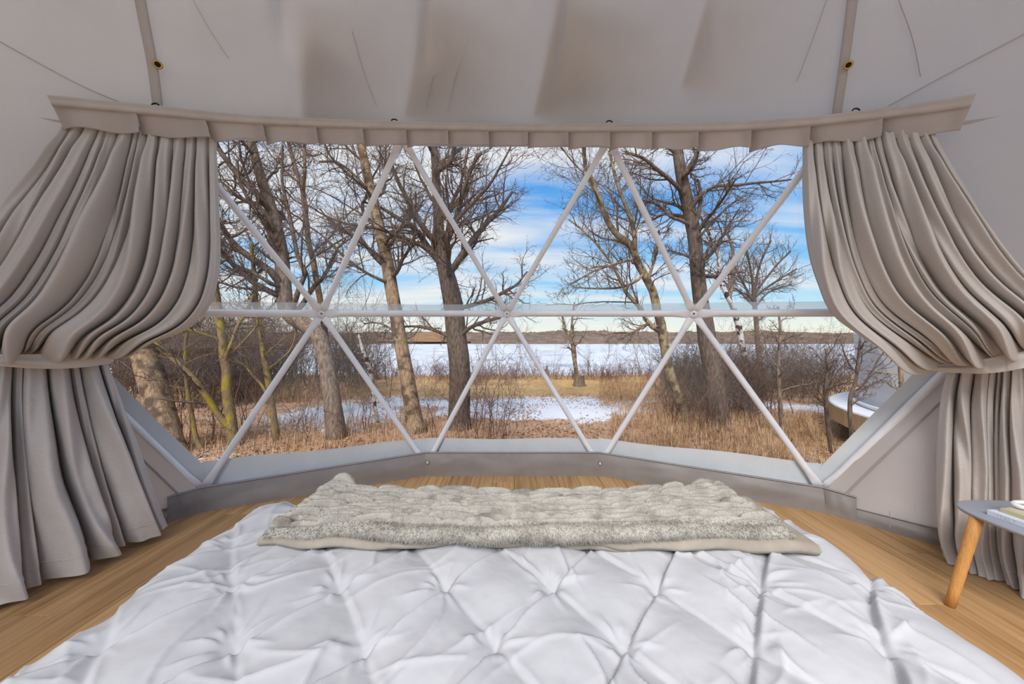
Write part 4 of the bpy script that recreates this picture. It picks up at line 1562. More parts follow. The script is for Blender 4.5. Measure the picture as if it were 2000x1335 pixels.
def tree(name, label, trunk, depth, limbs=(), mat='bark_grey', seed=1, n1=14, n2=12, n3=9, n4=3, ratio1=0.36, twig='twig', t_start=0.35, lean=0.0, group=None, len_scale=1.0, up=0.05, limb_mat=None, extra_top=True, rmin=0.0042):
    r = np.random.default_rng(seed)
    tp, tr = px_path(trunk, depth, 34, lean)
    if extra_top:   # the crown goes on above the valance
        d = tp[-1] - tp[-4]
        d /= np.linalg.norm(d)
        ext = tp[-1] + d * np.linspace(0.25, 1.6, 8)[:, None] + np.stack([0.1 * np.sin(np.linspace(0, 3, 8)), 0 * np.linspace(0, 1, 8), 0 * np.linspace(0, 1, 8)], -1)
        tp = np.concatenate([tp, ext])
        tr = np.concatenate([tr, tr[-1] * np.linspace(0.9, 0.25, 8)])
    base = tp[0].copy()
    base[2] = ground_z(base[0], base[1])
    tp[0, 2] = min(tp[0, 2], base[2] - 0.06)
    # flare at the foot
    tr[0] *= 1.25
    tr[1] *= 1.1
    org = base
    root = thing(name, label, 'tree', tuple(float(x) for x in base), group)
    V, Fc = capped_tube(tp, tr, 12)
    mk('trunk', V, Fc, MAT[mat], parent=root, origin=org)
    L1p, L1r = [], []
    K = 12
    for j, (lp, ld) in enumerate(limbs):
        p_, r_ = px_path(lp, depth, K, ld)
        # start on the trunk itself
        near = np.argmin(((tp - p_[0]) ** 2).sum(1))
        p_[0] = tp[near]
        p_ = wiggle(p_, 0.02, seed * 31 + j)
        L1p.append(p_)
        L1r.append(r_)
    if n1:
        q, qr = grow(r, tp[None], tr[None], n1, t_start, 0.98, 35, 75, ratio1 * len_scale, K, 0.16, up, 0.42, 0.010)
        L1p += list(q)
        L1r += list(qr)
    L1p = np.array(L1p)
    L1r = np.array(L1r)
    for p_, r_ in zip(L1p, L1r):
        V, Fc = tubes(p_[None], r_[None], 6)
        mk('branch', V, Fc, MAT[limb_mat or mat], parent=root, origin=org)
    tw = []
    L1r = np.minimum(L1r, L1r[:, :1])
    a, ar = grow(r, L1p, L1r, n2, 0.12, 1.0, 28, 68, 0.60, 7, 0.20, up, 0.48, rmin * 1.4)
    tw.append(tubes(a, ar, 4))
    b, br = grow(r, a, ar, n3, 0.15, 1.0, 25, 68, 0.56, 5, 0.24, up, 0.55, rmin)
    tw.append(tubes(b, br, 3))
    if n4:
        c, cr = grow(r, b, br, n4, 0.2, 1.0, 25, 65, 0.60, 3, 0.26, up, 0.7, rmin * 0.8)
        tw.append(tubes(c, cr, 3))
    V, Fc = join(tw)
    mk('twigs', V, Fc, MAT[twig], parent=root, origin=org, kind='stuff')
    return root


tree('leaning_tree', 'grey tree whose trunk bends left behind the window joint near the left curtain',
     [(660, 872, 34), (650, 790, 32), (641, 724, 30), (632, 685, 30), (622, 655, 30), (600, 637, 30), (575, 622, 29), (558, 600, 28), (553, 540, 26), (550, 498, 24), (541, 450, 22), (526, 396, 20), (511, 351, 18), (499, 309, 16), (488, 268, 15)], 6.0,
     [([(552, 545, 15), (489, 503, 13), (458, 477, 11), (434, 443, 9), (405, 390, 6)], 0.4),
      ([(548, 565, 9), (500, 535, 8), (452, 514, 7), (425, 493, 6), (380, 470, 4)], -0.3),
      ([(515, 392, 13), (479, 357, 11), (452, 325, 10), (426, 286, 9), (400, 240, 7)], 0.3),
      ([(531, 440, 9), (505, 401, 7), (465, 383, 6), (426, 349, 5), (390, 330, 4)], 0.5),
      ([(560, 600, 10), (594, 537, 9), (581, 506, 8), (570, 448, 7), (562, 396, 6), (552, 349, 5), (552, 283, 4)], 0.6)],
     mat='bark_grey', seed=11, n1=14, n2=12, n3=9, n4=3, lean=0.5, limb_mat='bark_dark')
tree('slender_tree', 'slender pale grey tree with a forked top behind the leaning trunk',
     [(668, 850, 15), (655, 780, 14), (645, 720, 13), (636, 660, 12), (628, 603, 11), (618, 545, 11), (610, 501, 11), (602, 469, 10), (595, 401, 10), (589, 359, 9), (578, 333, 8), (563, 275, 7)], 8.0,
     [([(594, 366, 6), (595, 330, 6), (595, 300, 5), (595, 272, 5)], 0.3)], mat='bark_tan', seed=12, n1=14, n2=9, n3=8, n4=3, ratio1=0.24, lean=0.4)
tree('tan_tree', 'tan barked tree leaning left just beside the dark forked tree',
     [(815, 848, 36), (807, 808, 32), (795, 736, 28), (783, 670, 26), (771, 600, 25), (763, 555, 25), (757, 516, 24), (745, 462, 22), (733, 408, 20), (724, 369, 18), (715, 330, 17), (703, 272, 15)], 6.4,
     [([(757, 470, 6), (775, 450, 6), (799, 420, 5), (815, 395, 4)], 0.3),
      ([(761, 553, 7), (718, 534, 6), (676, 504, 6), (631, 462, 4), (600, 440, 3)], 0.4),
      ([(751, 508, 6), (725, 486, 5), (700, 471, 4), (672, 452, 3)], -0.4),
      ([(722, 372, 6), (690, 340, 6), (660, 318, 5), (625, 315, 4)], 0.3),
      ([(780, 665, 5), (760, 640, 4), (735, 630, 3), (710, 632, 3)], 0.2)],
     mat='bark_tan', seed=13, n1=14, n2=12, n3=9, n4=3, lean=0.5, limb_mat='bark_dark')
tree('forked_tree', 'large dark tree with spreading crooked limbs in the middle of the window',
     [(896, 838, 44), (897, 800, 42), (898, 750, 41), (897, 706, 40), (891, 655, 39), (886, 600, 38), (877, 555, 34), (868, 519, 29), (859, 480, 25), (856, 432, 20), (853, 372, 17), (850, 321, 15), (847, 275, 14)], 6.7,
     [([(862, 512, 14), (838, 486, 13), (814, 450, 11), (778, 426, 9), (745, 405, 6), (715, 395, 4)], 0.5),
      ([(856, 480, 12), (820, 435, 11), (796, 390, 9), (772, 345, 7), (760, 300, 5)], -0.5),
      ([(880, 535, 15), (898, 501, 13), (925, 465, 12), (949, 438, 10), (979, 408, 8), (1002, 375, 5)], 0.4),
      ([(868, 490, 13), (889, 426, 11), (904, 375, 10), (922, 327, 8), (942, 296, 6)], -0.3),
      ([(852, 335, 12), (866, 326, 11), (880, 312, 10), (889, 280, 8)], 0.2),
      ([(896, 602, 9), (919, 597, 9), (955, 585, 8), (988, 567, 7), (1012, 552, 5), (1030, 530, 3)], 0.3),
      ([(899, 658, 9), (918, 640, 8), (954, 625, 7), (981, 617, 5), (1000, 600, 4)], -0.3),
      ([(885, 662, 8), (852, 646, 7), (810, 637, 5), (775, 640, 3)], 0.3),
      ([(856, 430, 7), (880, 400, 6), (905, 345, 5), (915, 290, 4)], 0.4)],
     mat='bark_dark', seed=14, n1=12, n2=14, n3=9, n4=3, lean=0.3, limb_mat='bark_dark')
tree('crooked_tree', 'olive grey crooked tree with an arching stem right of the window middle',
     [(1336, 822, 20), (1332, 800, 19), (1320, 766, 18), (1305, 715, 17), (1296, 664, 17), (1291, 631, 17), (1283, 605, 16), (1276, 571, 15), (1260, 539, 15), (1244, 510, 14), (1237, 487, 14), (1224, 471, 13), (1208, 461, 12), (1192, 441, 11), (1179, 412, 11), (1166, 376, 10), (1156, 350, 9), (1143, 321, 8), (1140, 280, 7)], 6.9,
     [([(1239, 487, 9), (1240, 464, 9), (1231, 422, 8), (1214, 380, 7), (1201, 337, 6), (1190, 295, 5)], 0.3),
      ([(1290, 650, 9), (1266, 630, 9), (1253, 600, 8), (1227, 578, 7), (1210, 545, 6), (1188, 506, 5), (1150, 460, 4), (1110, 428, 3)], 0.4),
      ([(1240, 505, 6), (1200, 515, 5), (1160, 530, 4), (1115, 555, 3)], -0.4),
      ([(1258, 540, 6), (1215, 560, 5), (1165, 563, 4), (1120, 560, 3)], 0.2),
      ([(1276, 575, 7), (1268, 540, 6), (1280, 500, 5), (1285, 450, 4)], 0.5),
      ([(1292, 640, 6), (1262, 634, 5), (1235, 648, 4), (1200, 650, 3)], 0.3)],
     mat='bark_olive', seed=15, n1=10, n2=13, n3=9, n4=3, lean=0.3)
tree('tall_dark_tree', 'tall dark poplar with pale bark patches near the right curtain',
     [(1406, 838, 42), (1403, 814, 38), (1397, 760, 36), (1391, 715, 34), (1382, 670, 32), (1376, 625, 30), (1370, 597, 27), (1364, 549, 26), (1361, 516, 25), (1357, 467, 25), (1351, 435, 24), (1344, 402, 23), (1335, 363, 22), (1328, 324, 20), (1320, 270, 18)], 6.6,
     [([(1352, 400, 7), (1374, 376, 7), (1400, 363, 6), (1432, 362, 5), (1471, 357, 5), (1507, 354, 4), (1546, 350, 3)], 0.3),
      ([(1335, 345, 8), (1344, 328, 8), (1361, 298, 7), (1372, 270, 6)], 0.2),
      ([(1330, 372, 9), (1302, 347, 8), (1279, 328, 7), (1253, 308, 6), (1222, 296, 4)], -0.4),
      ([(1344, 435, 7), (1312, 422, 6), (1299, 409, 6), (1276, 396, 5), (1247, 389, 3)], 0.4),
      ([(1355, 450, 7), (1364, 412, 7), (1369, 376, 6), (1362, 350, 4)], 0.3),
      ([(1359, 470, 6), (1390, 435, 5), (1422, 402, 4), (1450, 385, 3)], -0.3),
      ([(1362, 520, 5), (1340, 500, 4), (1320, 492, 3), (1298, 488, 3)], 0.3)],
     mat='bark_dark', seed=16, n1=12, n2=12, n3=9, n4=3, lean=0.3, ratio1=0.24)
tree('forked_birch', 'slim forked birch behind the tall dark poplar',
     [(1462, 740, 12), (1452, 690, 11), (1443, 640, 11), (1432, 601, 10), (1419, 575, 9), (1409, 552, 8), (1403, 523, 7), (1403, 493, 7), (1390, 467, 6), (1377, 441, 5), (1367, 418, 4)], 11.0,
     [([(1424, 580, 7), (1432, 545, 7), (1432, 500, 6), (1426, 467, 5), (1416, 445, 4), (1424, 415, 3)], 0.4),
      ([(1403, 500, 4), (1388, 480, 4), (1375, 470, 3)], 0.2)],
     mat='bark_birch', seed=17, n1=14, n2=7, n3=5, n4=0, ratio1=0.22, extra_top=False, limb_mat='bark_grey')
tree('fan_tree', 'small fan shaped tree with fine twigs standing far off beside the right curtain',
     [(1484, 702, 9), (1480, 670, 9), (1477, 630, 8), (1474, 595, 8), (1472, 572, 7), (1472, 550, 5)], 17.0,
     [([(1473, 590, 5), (1455, 560, 4), (1440, 530, 4), (1425, 500, 3)], 0.5), ([(1472, 575, 5), (1468, 540, 4), (1462, 505, 4), (1455, 478, 3)], -0.5),
      ([(1472, 570, 5), (1480, 530, 4), (1492, 495, 4), (1505, 470, 3)], 0.4), ([(1473, 575, 5), (1495, 545, 4), (1520, 515, 4), (1545, 490, 3)], -0.3),
      ([(1474, 582, 4), (1500, 560, 4), (1530, 540, 3), (1556, 525, 3)], 0.5), ([(1475, 600, 4), (1495, 575, 3), (1520, 562, 3), (1545, 556, 2)], 0.3),
      ([(1474, 600, 4), (1455, 580, 3), (1440, 565, 3), (1422, 560, 2)], -0.3)],
     mat='bark_dark', seed=18, n1=5, n2=14, n3=8, n4=3, extra_top=False, up=0.1, rmin=0.006)
tree('thick_edge_tree', 'thick trunked tree partly hidden behind the left curtain',
     [(338, 905, 50), (318, 820, 45), (300, 750, 43), (285, 700, 41), (272, 650, 39), (262, 600, 37), (250, 500, 32), (236, 400, 28), (225, 280, 22)], 5.2,
     [([(270, 640, 12), (310, 590, 10), (350, 550, 8), (400, 530, 6), (450, 500, 4)], 0.6), ([(252, 520, 12), (320, 460, 10), (380, 440, 7), (440, 430, 5)], 0.8)],
     mat='bark_tan', seed=19, n1=8, n2=7, n3=6, n4=2, lean=0.4, limb_mat='bark_dark')
tree('lichen_tree', 'yellow lichen covered tree with a long slanting limb near the left curtain',
     [(464, 905, 20), (455, 850, 19), (449, 805, 18), (443, 760, 17), (443, 724, 16), (437, 694, 15), (434, 655, 14), (428, 616, 14), (420, 560, 12), (412, 500, 11), (408, 430, 9)], 5.6,
     [([(452, 840, 13), (422, 805, 12), (404, 775, 12), (380, 739, 11), (356, 718, 10), (329, 694, 9), (300, 668, 8)], -0.3),
      ([(440, 700, 7), (460, 650, 6), (480, 610, 5), (500, 560, 4)], 0.4)],
     mat='bark_lichen', seed=20, n1=9, n2=8, n3=6, n4=3, lean=0.3, twig='twig')
tree('mossy_tree', 'thin lichen spotted tree between the slanting struts left of the leaning trunk',
     [(541, 905, 14), (539, 850, 13), (533, 805, 12), (527, 760, 12), (521, 724, 11), (515, 685, 11), (509, 640, 10), (500, 598, 10), (497, 540, 8), (490, 480, 6)], 5.8,
     [([(530, 790, 6), (505, 745, 5), (480, 715, 4), (455, 700, 3)], 0.3)],
     mat='bark_lichen', seed=21, n1=11, n2=7, n3=6, n4=3, lean=0.3, extra_top=False)
tree('bent_sapling', 'thin bent sapling with a mossy foot close to the left curtain',
     [(400, 890, 11), (383, 856, 9), (374, 808, 8), (368, 775, 7), (363, 730, 6), (362, 685, 6), (366, 640, 5), (372, 590, 4)], 5.4,
     [], mat='bark_lichen', seed=22, n1=10, n2=6, n3=5, n4=2, extra_top=False, lean=0.2)
tree('pale_dead_stem', 'pale bare dead stem slanting behind the left lower struts',
     [(738, 830, 8), (734, 805, 7), (728, 760, 7), (722, 721, 7), (707, 679, 6), (700, 650, 4)], 7.2,
     [], mat='bark_birch', seed=23, n1=5, n2=3, n3=3, n4=0, extra_top=False, ratio1=0.2)
tree('shore_tree', 'forked tree standing on the shore in front of the ice',
     [(1127, 738, 9), (1124, 715, 8), (1120, 690, 8), (1117, 668, 7), (1110, 652, 6), (1103, 640, 5), (1098, 615, 4)], 15.2,
     [([(1124, 710, 6), (1121, 670, 6), (1117, 645, 5), (1118, 615, 4), (1122, 590, 3)], 0.3)],
     mat='bark_tan', seed=24, n1=10, n2=6, n3=5, n4=0, extra_top=False, ratio1=0.3)

# near saplings in front of the other dome
tree('thorny_sapling', 'dark branching sapling in front of the neighbouring dome deck',
     [(1672, 905, 9), (1664, 850, 8), (1660, 800, 7), (1662, 770, 6), (1672, 740, 5), (1676, 700, 4), (1680, 660, 3)], 4.7,
     [([(1662, 775, 4), (1690, 740, 3), (1715, 700, 3), (1740, 670, 2)], 0.3), ([(1674, 730, 3), (1655, 700, 3), (1645, 665, 2)], 0.2), ([(1676, 700, 3), (1705, 680, 3), (1735, 672, 2)], -0.2)],
     mat='bark_dark', seed=25, n1=6, n2=6, n3=4, n4=0, extra_top=False, ratio1=0.35)
tree('straight_sapling', 'straight thin sapling rising before the white neighbouring dome',
     [(1768, 900, 8), (1765, 840, 8), (1762, 780, 7), (1760, 740, 7), (1757, 700, 6), (1753, 650, 4)], 4.5,
     [], mat='bark_tan', seed=26, n1=12, n2=5, n3=3, n4=0, extra_top=False, ratio1=0.35)
tree('forked_sapling', 'thin dark sapling at the corner of the neighbouring deck',
     [(1628, 895, 10), (1620, 850, 8), (1614, 800, 7), (1612, 760, 6), (1616, 720, 4), (1612, 680, 3)], 5.3,
     [], mat='bark_dark', seed=27, n1=9, n2=6, n3=4, n4=0, extra_top=False, ratio1=0.35)
tree('bare_sapling', 'bare upright sapling between the struts left of the neighbouring deck',
     [(1532, 870, 10), (1526, 820, 8), (1522, 760, 7), (1520, 700, 6), (1524, 650, 5), (1520, 600, 3)], 6.2,
     [], mat='bark_grey', seed=28, n1=14, n2=6, n3=4, n4=0, extra_top=False, ratio1=0.3)

# ------------------------------------------------------------------ shrubs (a few kinds, copied)
def shrub_proto(seed, stems, h, spread, mats, n2=7, n3=5, rad=0.009, erect=0.8, n4=0):
    r = np.random.default_rng(seed)
    K = 9
    base = r.normal(0, spread * 0.18, (stems, 3))
    base[:, 2] = -0.05
    d = r.normal(0, 1, (stems, 3)) * (1 - erect)
    d[:, 2] = erect + r.uniform(0, 0.3, stems)
    d /= np.linalg.norm(d, axis=1, keepdims=True)
    L = h * r.uniform(0.55, 1.1, stems)
    pts = np.empty((stems, K, 3))
    pts[:, 0] = base
    for k_ in range(1, K):
        d = d + r.normal(0, 0.13, (stems, 3)) + np.array([0, 0, 0.03])
        d /= np.linalg.norm(d, axis=1, keepdims=True)
        pts[:, k_] = pts[:, k_ - 1] + d * (L / (K - 1))[:, None]
    rd = rad * r.uniform(0.6, 1.3, stems)[:, None] * (1 - 0.7 * np.linspace(0, 1, K))[None]
    far_off = np.array([0, 40.0, 10.0])     # grow away from the domes, then bring back
    parts = [tubes(pts, rd, 4)]
    a, ar = grow(r, pts + far_off, rd, n2, 0.2, 0.98, 25, 60, 0.40, 6, 0.20, 0.03, 0.6, 0.0035)
    parts_b = [tubes(a - far_off, ar, 3)]
    b, br = grow(r, a, ar, n3, 0.2, 1.0, 25, 65, 0.5, 4, 0.25, 0.02, 0.7, 0.0028)
    parts_b.append(tubes(b - far_off, br, 3))
    if n4:
        c, cr = grow(r, b, br, n4, 0.2, 1.0, 25, 65, 0.6, 3, 0.25, 0.02, 0.8, 0.0024)
        parts_b.append(tubes(c - far_off, cr, 3))
    sV, sF = parts[0]
    tV, tF = join(parts_b)
    st = mk('stems', sV, sF, MAT[mats[0]])
    tw = mk('twigs', tV, tF, MAT[mats[1]], kind='stuff')
    COL.objects.unlink(st)
    COL.objects.unlink(tw)
    return st, tw


PROTO = {
    'thicket': [shrub_proto(301 + j, 12, 2.5, 1.6, ('bark_grey', 'twig'), 8, 5, 0.012, 0.72, n4=2) for j in range(3)],
    'brush': [shrub_proto(311 + j, 18, 1.3, 1.4, ('twig_red', 'twig_red'), 6, 5, 0.008, 0.7) for j in range(3)],
    'wand': [shrub_proto(321 + j, 7, 1.7, 0.9, ('twig_red', 'twig'), 7, 4, 0.007, 0.86) for j in range(3)],
    'pole': [shrub_proto(331 + j, 2, 3.6, 0.7, ('bark_tan', 'twig_pale'), 14, 6, 0.022, 0.95, n4=2) for j in range(3)],
}
srng = random.Random(99)


def plant(kind, name, label, group, x, y, sc, zs=1.0):
    st, tw = PROTO[kind][srng.randrange(3)]
    root = thing(name, label, 'tree' if kind == 'pole' else 'shrub', (x, y, float(ground_z(np.array(x), np.array(y)))), group)
    root.rotation_euler = (0, 0, srng.uniform(0, 6.28))
    root.scale = (sc, sc, sc * zs)
    for o in (st, tw):
        c = o.copy()
        COL.objects.link(c)
        c.parent = root
    return root


ORD = ['first', 'second', 'third', 'fourth', 'fifth', 'sixth', 'seventh', 'eighth', 'ninth', 'tenth', 'eleventh', 'twelfth', 'thirteenth', 'fourteenth', 'fifteenth', 'sixteenth', 'seventeenth', 'eighteenth', 'nineteenth', 'twentieth']


def rank_labels(group, text):
    """give the members of a group their own labels by their order across the view."""
    mem = [o for o in COL.objects if o.get('group') == group]
    mem.sort(key=lambda o: o.location.x / o.location.y)
    for o, w in zip(mem, ORD):
        o['label'] = text % w


def gx_at(px, y):
    return (px - 1000.0) * y / F


# dense thicket on the left, behind the near trunks
for j in range(80):
    y = srng.uniform(8.6, 14.5)
    px = srng.uniform(215, 735)
    if px > 560 and y < 10.5:
        continue
    plant('thicket', 'thicket_shrub', 'dense bare grey brown shrub in the thicket behind the left trunks', 'left thicket shrubs', gx_at(px, y), y, srng.uniform(0.85, 1.35))
for j in range(10):
    y = srng.uniform(12.5, 15.5)
    px = srng.uniform(240, 640)
    plant('pole', 'thicket_pole', 'bare pole tree rising from the thicket behind the left trunks', 'left thicket pole trees', gx_at(px, y), y, srng.uniform(1.0, 1.5))
for px in (432, 452, 470, 508, 530, 575, 640, 655, 690):
    y = srng.uniform(13.0, 16.0)
    plant('pole', 'thicket_pole', 'bare pole tree rising from the thicket behind the left trunks', 'left thicket pole trees', gx_at(px, y), y, srng.uniform(1.2, 1.7))
# thicket on the right
for j in range(62):
    px = srng.uniform(1300, 1650)
    y = srng.uniform(7.2, 12.0)
    x = gx_at(px, y)
    if math.hypot(x - DOME2[0], y - DOME2[1]) < 4.6:
        continue
    plant('thicket', 'thicket_shrub', 'dense bare grey brown shrub in the thicket left of the neighbouring dome', 'right thicket shrubs', x, y, srng.uniform(0.55, 0.9))
for j in range(18):
    px = srng.uniform(1270, 1620)
    y = srng.uniform(5.9, 7.6)
    x = gx_at(px, y)
    if math.hypot(x - DOME2[0], y - DOME2[1]) < 4.4:
        continue
    plant('wand', 'whip_shrub', 'thin upright whips of a bare shrub among the grass right of the clearing', 'right whip shrubs', x, y, srng.uniform(0.7, 1.1))
# low reddish brush along the bank
for j in range(70):
    y = srng.uniform(14.6, 16.6)
    px = 720 + j * 11.2 + srng.uniform(-15, 15)
    plant('brush', 'bank_brush', 'low red brown brush along the top of the lake bank', 'bank brush', gx_at(px, y), y, srng.uniform(0.45, 0.95), 0.9)
for j in range(14):
    y = srng.uniform(12.5, 14.5)
    px = srng.choice((srng.uniform(1160, 1330), srng.uniform(850, 1010)))
    plant('brush', 'bank_brush', 'low red brown brush along the top of the lake bank', 'bank brush', gx_at(px, y), y, srng.uniform(0.4, 0.7), 0.8)
# saplings along the shore
for px in (786, 842, 935, 955, 975, 1012, 1030, 1045, 1062, 1085, 1148, 1160, 1180, 1205, 1228, 1250, 1275, 1300):
    y = srng.uniform(14.8, 16.6)
    plant('pole', 'shore_sapling', 'thin bare sapling on the bank in front of the frozen lake', 'shore saplings', gx_at(px + srng.uniform(-6, 6), y), y, srng.uniform(0.55, 0.85))
for px in (1465, 1500, 1540, 1575, 1610, 1640, 1418):
    y = srng.uniform(13.5, 16.5)
    plant('pole', 'shore_sapling', 'thin bare sapling on the bank behind the right thicket', 'right shore saplings', gx_at(px, y), y, srng.uniform(0.7, 0.95))
# whips in front of the middle trunks
for px, y, sc in ((850, 5.9, 0.8), (940, 5.7, 0.95), (965, 6.1, 1.1), (925, 6.5, 0.9), (985, 6.0, 0.8), (770, 6.2, 0.8), (735, 6.6, 0.95), (700, 6.0, 0.8), (590, 5.6, 0.8), (610, 6.3, 0.9), (500, 5.4, 0.75), (480, 6.3, 0.95), (420, 5.9, 0.9), (360, 5.6, 0.9), (1010, 6.8, 0.7)):
    plant('wand', 'whip_shrub', 'thin upright whips of a bare shrub among the trunks left of the clearing', 'left whip shrubs', gx_at(px, y), y, sc)

rank_labels('left whip shrubs', 'thin upright whip shrub among the trunks left of the clearing, %s from the left')
rank_labels('right whip shrubs', 'thin upright whip shrub in the grass right of the clearing, %s from the left')
rank_labels('left thicket pole trees', 'bare pole tree rising from the left thicket, %s from the left')
rank_labels('shore saplings', 'thin bare sapling on the bank before the ice, %s from the left')
rank_labels('right shore saplings', 'thin bare sapling on the bank behind the right thicket, %s from the left')

# stump in the clearing
st = thing('tree_stump', 'short weathered stump standing in the tan grass before the lake', 'stump', (float(gx_at(1131, 12.6)), 12.6, GZ))
os_ = np.array([gx_at(1131, 12.6), 12.6, GZ])
t = np.arange(20) * 2 * math.pi / 20
rows = []
for z, rr_ in ((-0.1, 0.30), (0.0, 0.25), (0.1, 0.20), (0.3, 0.185), (0.42, 0.18)):
    rj = rr_ * (1 + 0.10 * np.sin(3 * t + 1) + 0.06 * np.sin(7 * t))
    rows.append(np.stack([os_[0] + rj * np.cos(t), os_[1] + rj * np.sin(t), GZ + z + 0.03 * np.sin(2 * t) * (z > 0.3)], -1))
rows.append(np.stack([os_[0] + 0.02 * np.cos(t), os_[1] + 0.02 * np.sin(t), np.full(20, GZ + 0.41)], -1))
mk('stump_body', np.concatenate(rows[:5]), gridf(20, 5, wrap=True), MAT['bark_grey'], parent=st, origin=os_)
mk('cut_face', np.concatenate(rows[4:]), gridf(20, 2, wrap=True), MAT['twig_pale'], parent=st, origin=os_)

# ------------------------------------------------------------------ dry grass and leaf litter
MAT['dry_grass'] = M('dry_grass', lin(178, 140, 102), lin(216, 190, 156), scale=22, detail=3, rough=0.9, spec=0.1, c3=lin(128, 92, 68), c3scale=9, transl=0.2)
MAT['leaf'] = M('fallen_leaf', lin(140, 104, 80), lin(190, 158, 130), scale=30, detail=2, rough=0.9, spec=0.1, c3=lin(104, 72, 54), c3scale=23)


def blades(n, seed, xf, yf, hmin, hmax, w):
    r = np.random.default_rng(seed)
    y = yf(r, n)
    x = xf(r, n, y)
    d1 = np.hypot(x - S[0], y - S[1])
    d2 = np.hypot(x - DOME2[0], y - DOME2[1])
    # clumps
    dens = fbm(x * 1.3, y * 1.3, seed) + r.uniform(-0.35, 0.35, n)
    ok = (d1 > 4.25) & (d2 > 3.7) & (dens > -0.12)
    x, y = x[ok], y[ok]
    n = len(x)
    z = ground_z(x, y)
    h = r.uniform(hmin, hmax, n) * (0.6 + 0.6 * np.clip(fbm(x * 0.8, y * 0.8, seed + 4) + 0.5, 0, 1))
    a = r.uniform(0, 6.283, n)
    ln = r.uniform(0.05, 0.55, n) * h
    wx, wy = np.cos(a + 1.57) * w, np.sin(a + 1.57) * w
    p = np.stack([x, y, z - 0.01], -1)
    mid = p + np.stack([np.cos(a) * ln * 0.3, np.sin(a) * ln * 0.3, h * 0.6], -1)
    tip = p + np.stack([np.cos(a) * ln, np.sin(a) * ln, h], -1)
    wv = np.stack([wx, wy, 0 * wx], -1)
    V = np.stack([p - wv, p + wv, mid + wv * 0.7, mid - wv * 0.7, tip], 1).reshape(-1, 3)
    o = (np.arange(n) * 5)[:, None]
    Fc = np.concatenate([o + np.array([[0, 1, 2]]), o + np.array([[0, 2, 3]]), o + np.array([[3, 2, 4]])])
    return V, Fc


xf = lambda r, n, y: (r.uniform(190, 1680, n) - 1000) * y / F
parts = [blades(6000, 401, xf, lambda r, n: r.uniform(4.3, 7.0, n), 0.05, 0.20, 0.0035),
         blades(20000, 402, lambda r, n, y: (r.uniform(1195, 1640, n) - 1000) * y / F, lambda r, n: r.uniform(4.6, 7.6, n), 0.10, 0.36, 0.004),
         blades(9000, 403, lambda r, n, y: (r.uniform(1170, 1480, n) - 1000) * y / F, lambda r, n: r.uniform(8.0, 13.5, n), 0.10, 0.32, 0.006),
         blades(6500, 404, lambda r, n, y: (r.uniform(215, 960, n) - 1000) * y / F, lambda r, n: r.uniform(5.0, 7.6, n), 0.06, 0.26, 0.004),
         blades(12000, 405, lambda r, n, y: (r.uniform(215, 1500, n) - 1000) * y / F, lambda r, n: r.uniform(14.2, 16.4, n), 0.12, 0.34, 0.008),
         blades(9000, 406, lambda r, n, y: (r.uniform(300, 720, n) - 1000) * y / F, lambda r, n: r.uniform(9.4, 12.0, n), 0.2, 0.5, 0.007)]
V, Fc = join(parts)
o = mk('dry_grass', V, Fc, MAT['dry_grass'], kind='stuff', smooth=False)
tag(o, 'dry tan winter grass growing over the ground outside', 'grass')
r = np.random.default_rng(410)
n = 34000
y = 4.2 + 6.5 * r.random(n) ** 1.6
x = (r.uniform(180, 1680, n) - 1000) * y / F
ok = (np.hypot(x, y - S[1]) > 4.15) & (fbm(x * 0.9, y * 0.9, 411) + r.uniform(-0.3, 0.3, n) - 0.5 * np.exp(-((y - 8.6) / 1.3) ** 2) > -0.15)
x, y = x[ok], y[ok]
n = len(x)
z = ground_z(x, y) + r.uniform(0.005, 0.03, n)
a = r.uniform(0, 6.283, n)
sz = r.uniform(0.016, 0.036, n)
tl = r.uniform(-0.6, 0.6, (n, 2))
c = np.stack([x, y, z], -1)
e1 = np.stack([np.cos(a), np.sin(a), tl[:, 0]], -1) * sz[:, None]
e2 = np.stack([-np.sin(a), np.cos(a), tl[:, 1]], -1) * sz[:, None] * 0.6
V = np.stack([c - e1, c - e2 + e1 * 0.1, c + e1, c + e2 + e1 * 0.1], 1).reshape(-1, 3)
o = mk('leaf_litter', V, np.arange(n * 4).reshape(-1, 4), MAT['leaf'], kind='stuff', smooth=False)
tag(o, 'brown fallen leaves scattered over the ground outside', 'leaves')

# ------------------------------------------------------------------ the neighbouring dome on its deck
MAT['dome_white'] = M('white_dome_skin', lin(222, 224, 228), lin(214, 217, 222), scale=2, rough=0.5, spec=0.3)
MAT['dome_clear'] = M('dome_clear_panel', lin(176, 180, 180), lin(206, 208, 208), scale=4, rough=0.15, spec=0.6)
MAT['deck_wood'] = M('deck_board', lin(206, 178, 138), lin(188, 160, 122), scale=7, stretch=(6, 6, 1), rough=0.8, rnd=0.16)
MAT['deck_post'] = M('deck_post', lin(62, 52, 46), lin(84, 70, 60), scale=9, rough=0.9)
MAT['snow'] = M('deck_snow', lin(222, 224, 230), lin(212, 215, 222), scale=9, rough=0.9, bump=0.3, bscale=30)
D2 = np.array([8.8, 4.3, 0.0])
dm = thing('dome_tent', 'white faceted dome tent next door seen past the right curtain', 'tent', tuple(D2))
rngs = []
for cnt, zz_, rad_, ph_ in ((15, 0.04, 3.06, 0), (15, 1.25, 3.10, 12), (15, 2.35, 2.62, 0), (15, 3.15, 1.70, 12)):
    a = np.radians(np.arange(cnt) * 24 + ph_)
    rngs.append(np.stack([D2[0] + rad_ * np.cos(a), D2[1] + rad_ * np.sin(a), np.full(cnt, zz_)], -1))


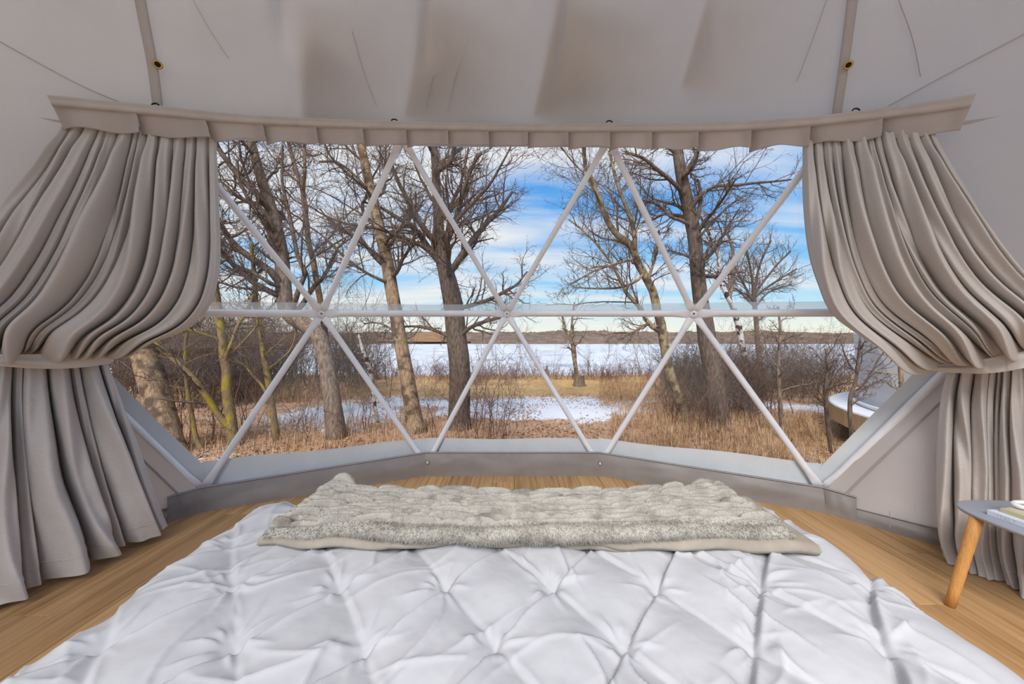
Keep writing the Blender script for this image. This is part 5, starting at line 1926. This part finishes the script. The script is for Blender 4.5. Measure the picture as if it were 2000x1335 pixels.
def facet(t3, name, mat):
    c = np.mean(t3, 0)
    q = c + (np.array(t3) - c) * 0.992
    nrm = c - (D2 + np.array([0, 0, 0.7]))
    nrm /= np.linalg.norm(nrm)
    V = np.concatenate([q + nrm * 0.004, q - nrm * 0.012])
    Fc = np.array([[0, 1, 2], [3, 5, 4], [0, 3, 1], [1, 3, 4], [1, 4, 2], [2, 4, 5], [2, 5, 0], [0, 5, 3]])
    mk(name, V, Fc, mat, parent=dm, smooth=False, origin=D2)


for lv in range(3):
    A_, B_ = rngs[lv], rngs[lv + 1]
    sh = 0 if lv % 2 == 0 else 1
    for j in range(15):
        a0, a1 = A_[j], A_[(j + 1) % 15]
        if lv % 2 == 0:
            b0, b1 = B_[j], B_[(j - 1) % 15]
        else:
            b0, b1 = B_[(j + 1) % 15], B_[j]
        clear = lv == 0 and j == 5
        facet((a0, a1, b0), 'panel', MAT['dome_clear'] if clear else MAT['dome_white'])
        facet((b1, b0, a0), 'panel', MAT['dome_white'])
apex = np.array([D2[0], D2[1], 3.75])
for j in range(15):
    facet((rngs[3][j], rngs[3][(j + 1) % 15], apex), 'panel', MAT['dome_white'])
rr_ = 3.12
t = np.linspace(0, 2 * math.pi, 61)
hoop = np.stack([D2[0] + rr_ * np.cos(t), D2[1] + rr_ * np.sin(t), np.full(61, 0.05)], -1)
V, Fc = tubes(hoop[None], np.full((1, 61), 0.03), 8)
mk('base_hoop', V, Fc, MAT['dome_white'], parent=dm, origin=D2)
deck = thing('round_deck', 'round timber deck dusted with snow under the neighbouring dome', 'deck', (8.8, 4.3, GZ))
od = np.array([8.8, 4.3, GZ])
t = np.arange(90) * 2 * math.pi / 90
RD = 3.44
top = []
for rad_, z in ((0.01, 0.0), (RD - 0.5, 0.004), (RD - 0.02, 0.0), (RD + 0.01, -0.02), (RD + 0.01, -0.06)):
    top.append(np.stack([D2[0] + rad_ * np.cos(t), D2[1] + rad_ * np.sin(t), np.full(90, z)], -1))
mk('snow_cover', np.concatenate(top), gridf(90, 5, wrap=True), MAT['snow'], parent=deck, origin=od)
NB = 150
for j in range(NB):
    a = 2 * math.pi * (j + 0.5) / NB
    if math.cos(a) > 0.35:
        continue
    w = 2 * math.pi * RD / NB - 0.008
    V, Fc = bevbox((0, 0, 0), (0.022, w, 0.27), 0.003)
    o = mk('fascia_board', V, Fc, MAT['deck_wood'], parent=deck, smooth=False)
    o.location = (RD * math.cos(a), RD * math.sin(a), -GZ - 0.165 + 0.003 * math.sin(j * 2.3))
    o.rotation_euler = (0, 0, a)
for j in range(18):
    a = 2 * math.pi * j / 18 + 0.12
    if math.cos(a) > 0.35:
        continue
    V, Fc = bevbox((D2[0] + (RD - 0.16) * math.cos(a), D2[1] + (RD - 0.16) * math.sin(a), GZ + 0.24), (0.11, 0.11, 0.62), 0.008, a)
    mk('post', V, Fc, MAT['deck_post'], parent=deck, smooth=False, origin=od)
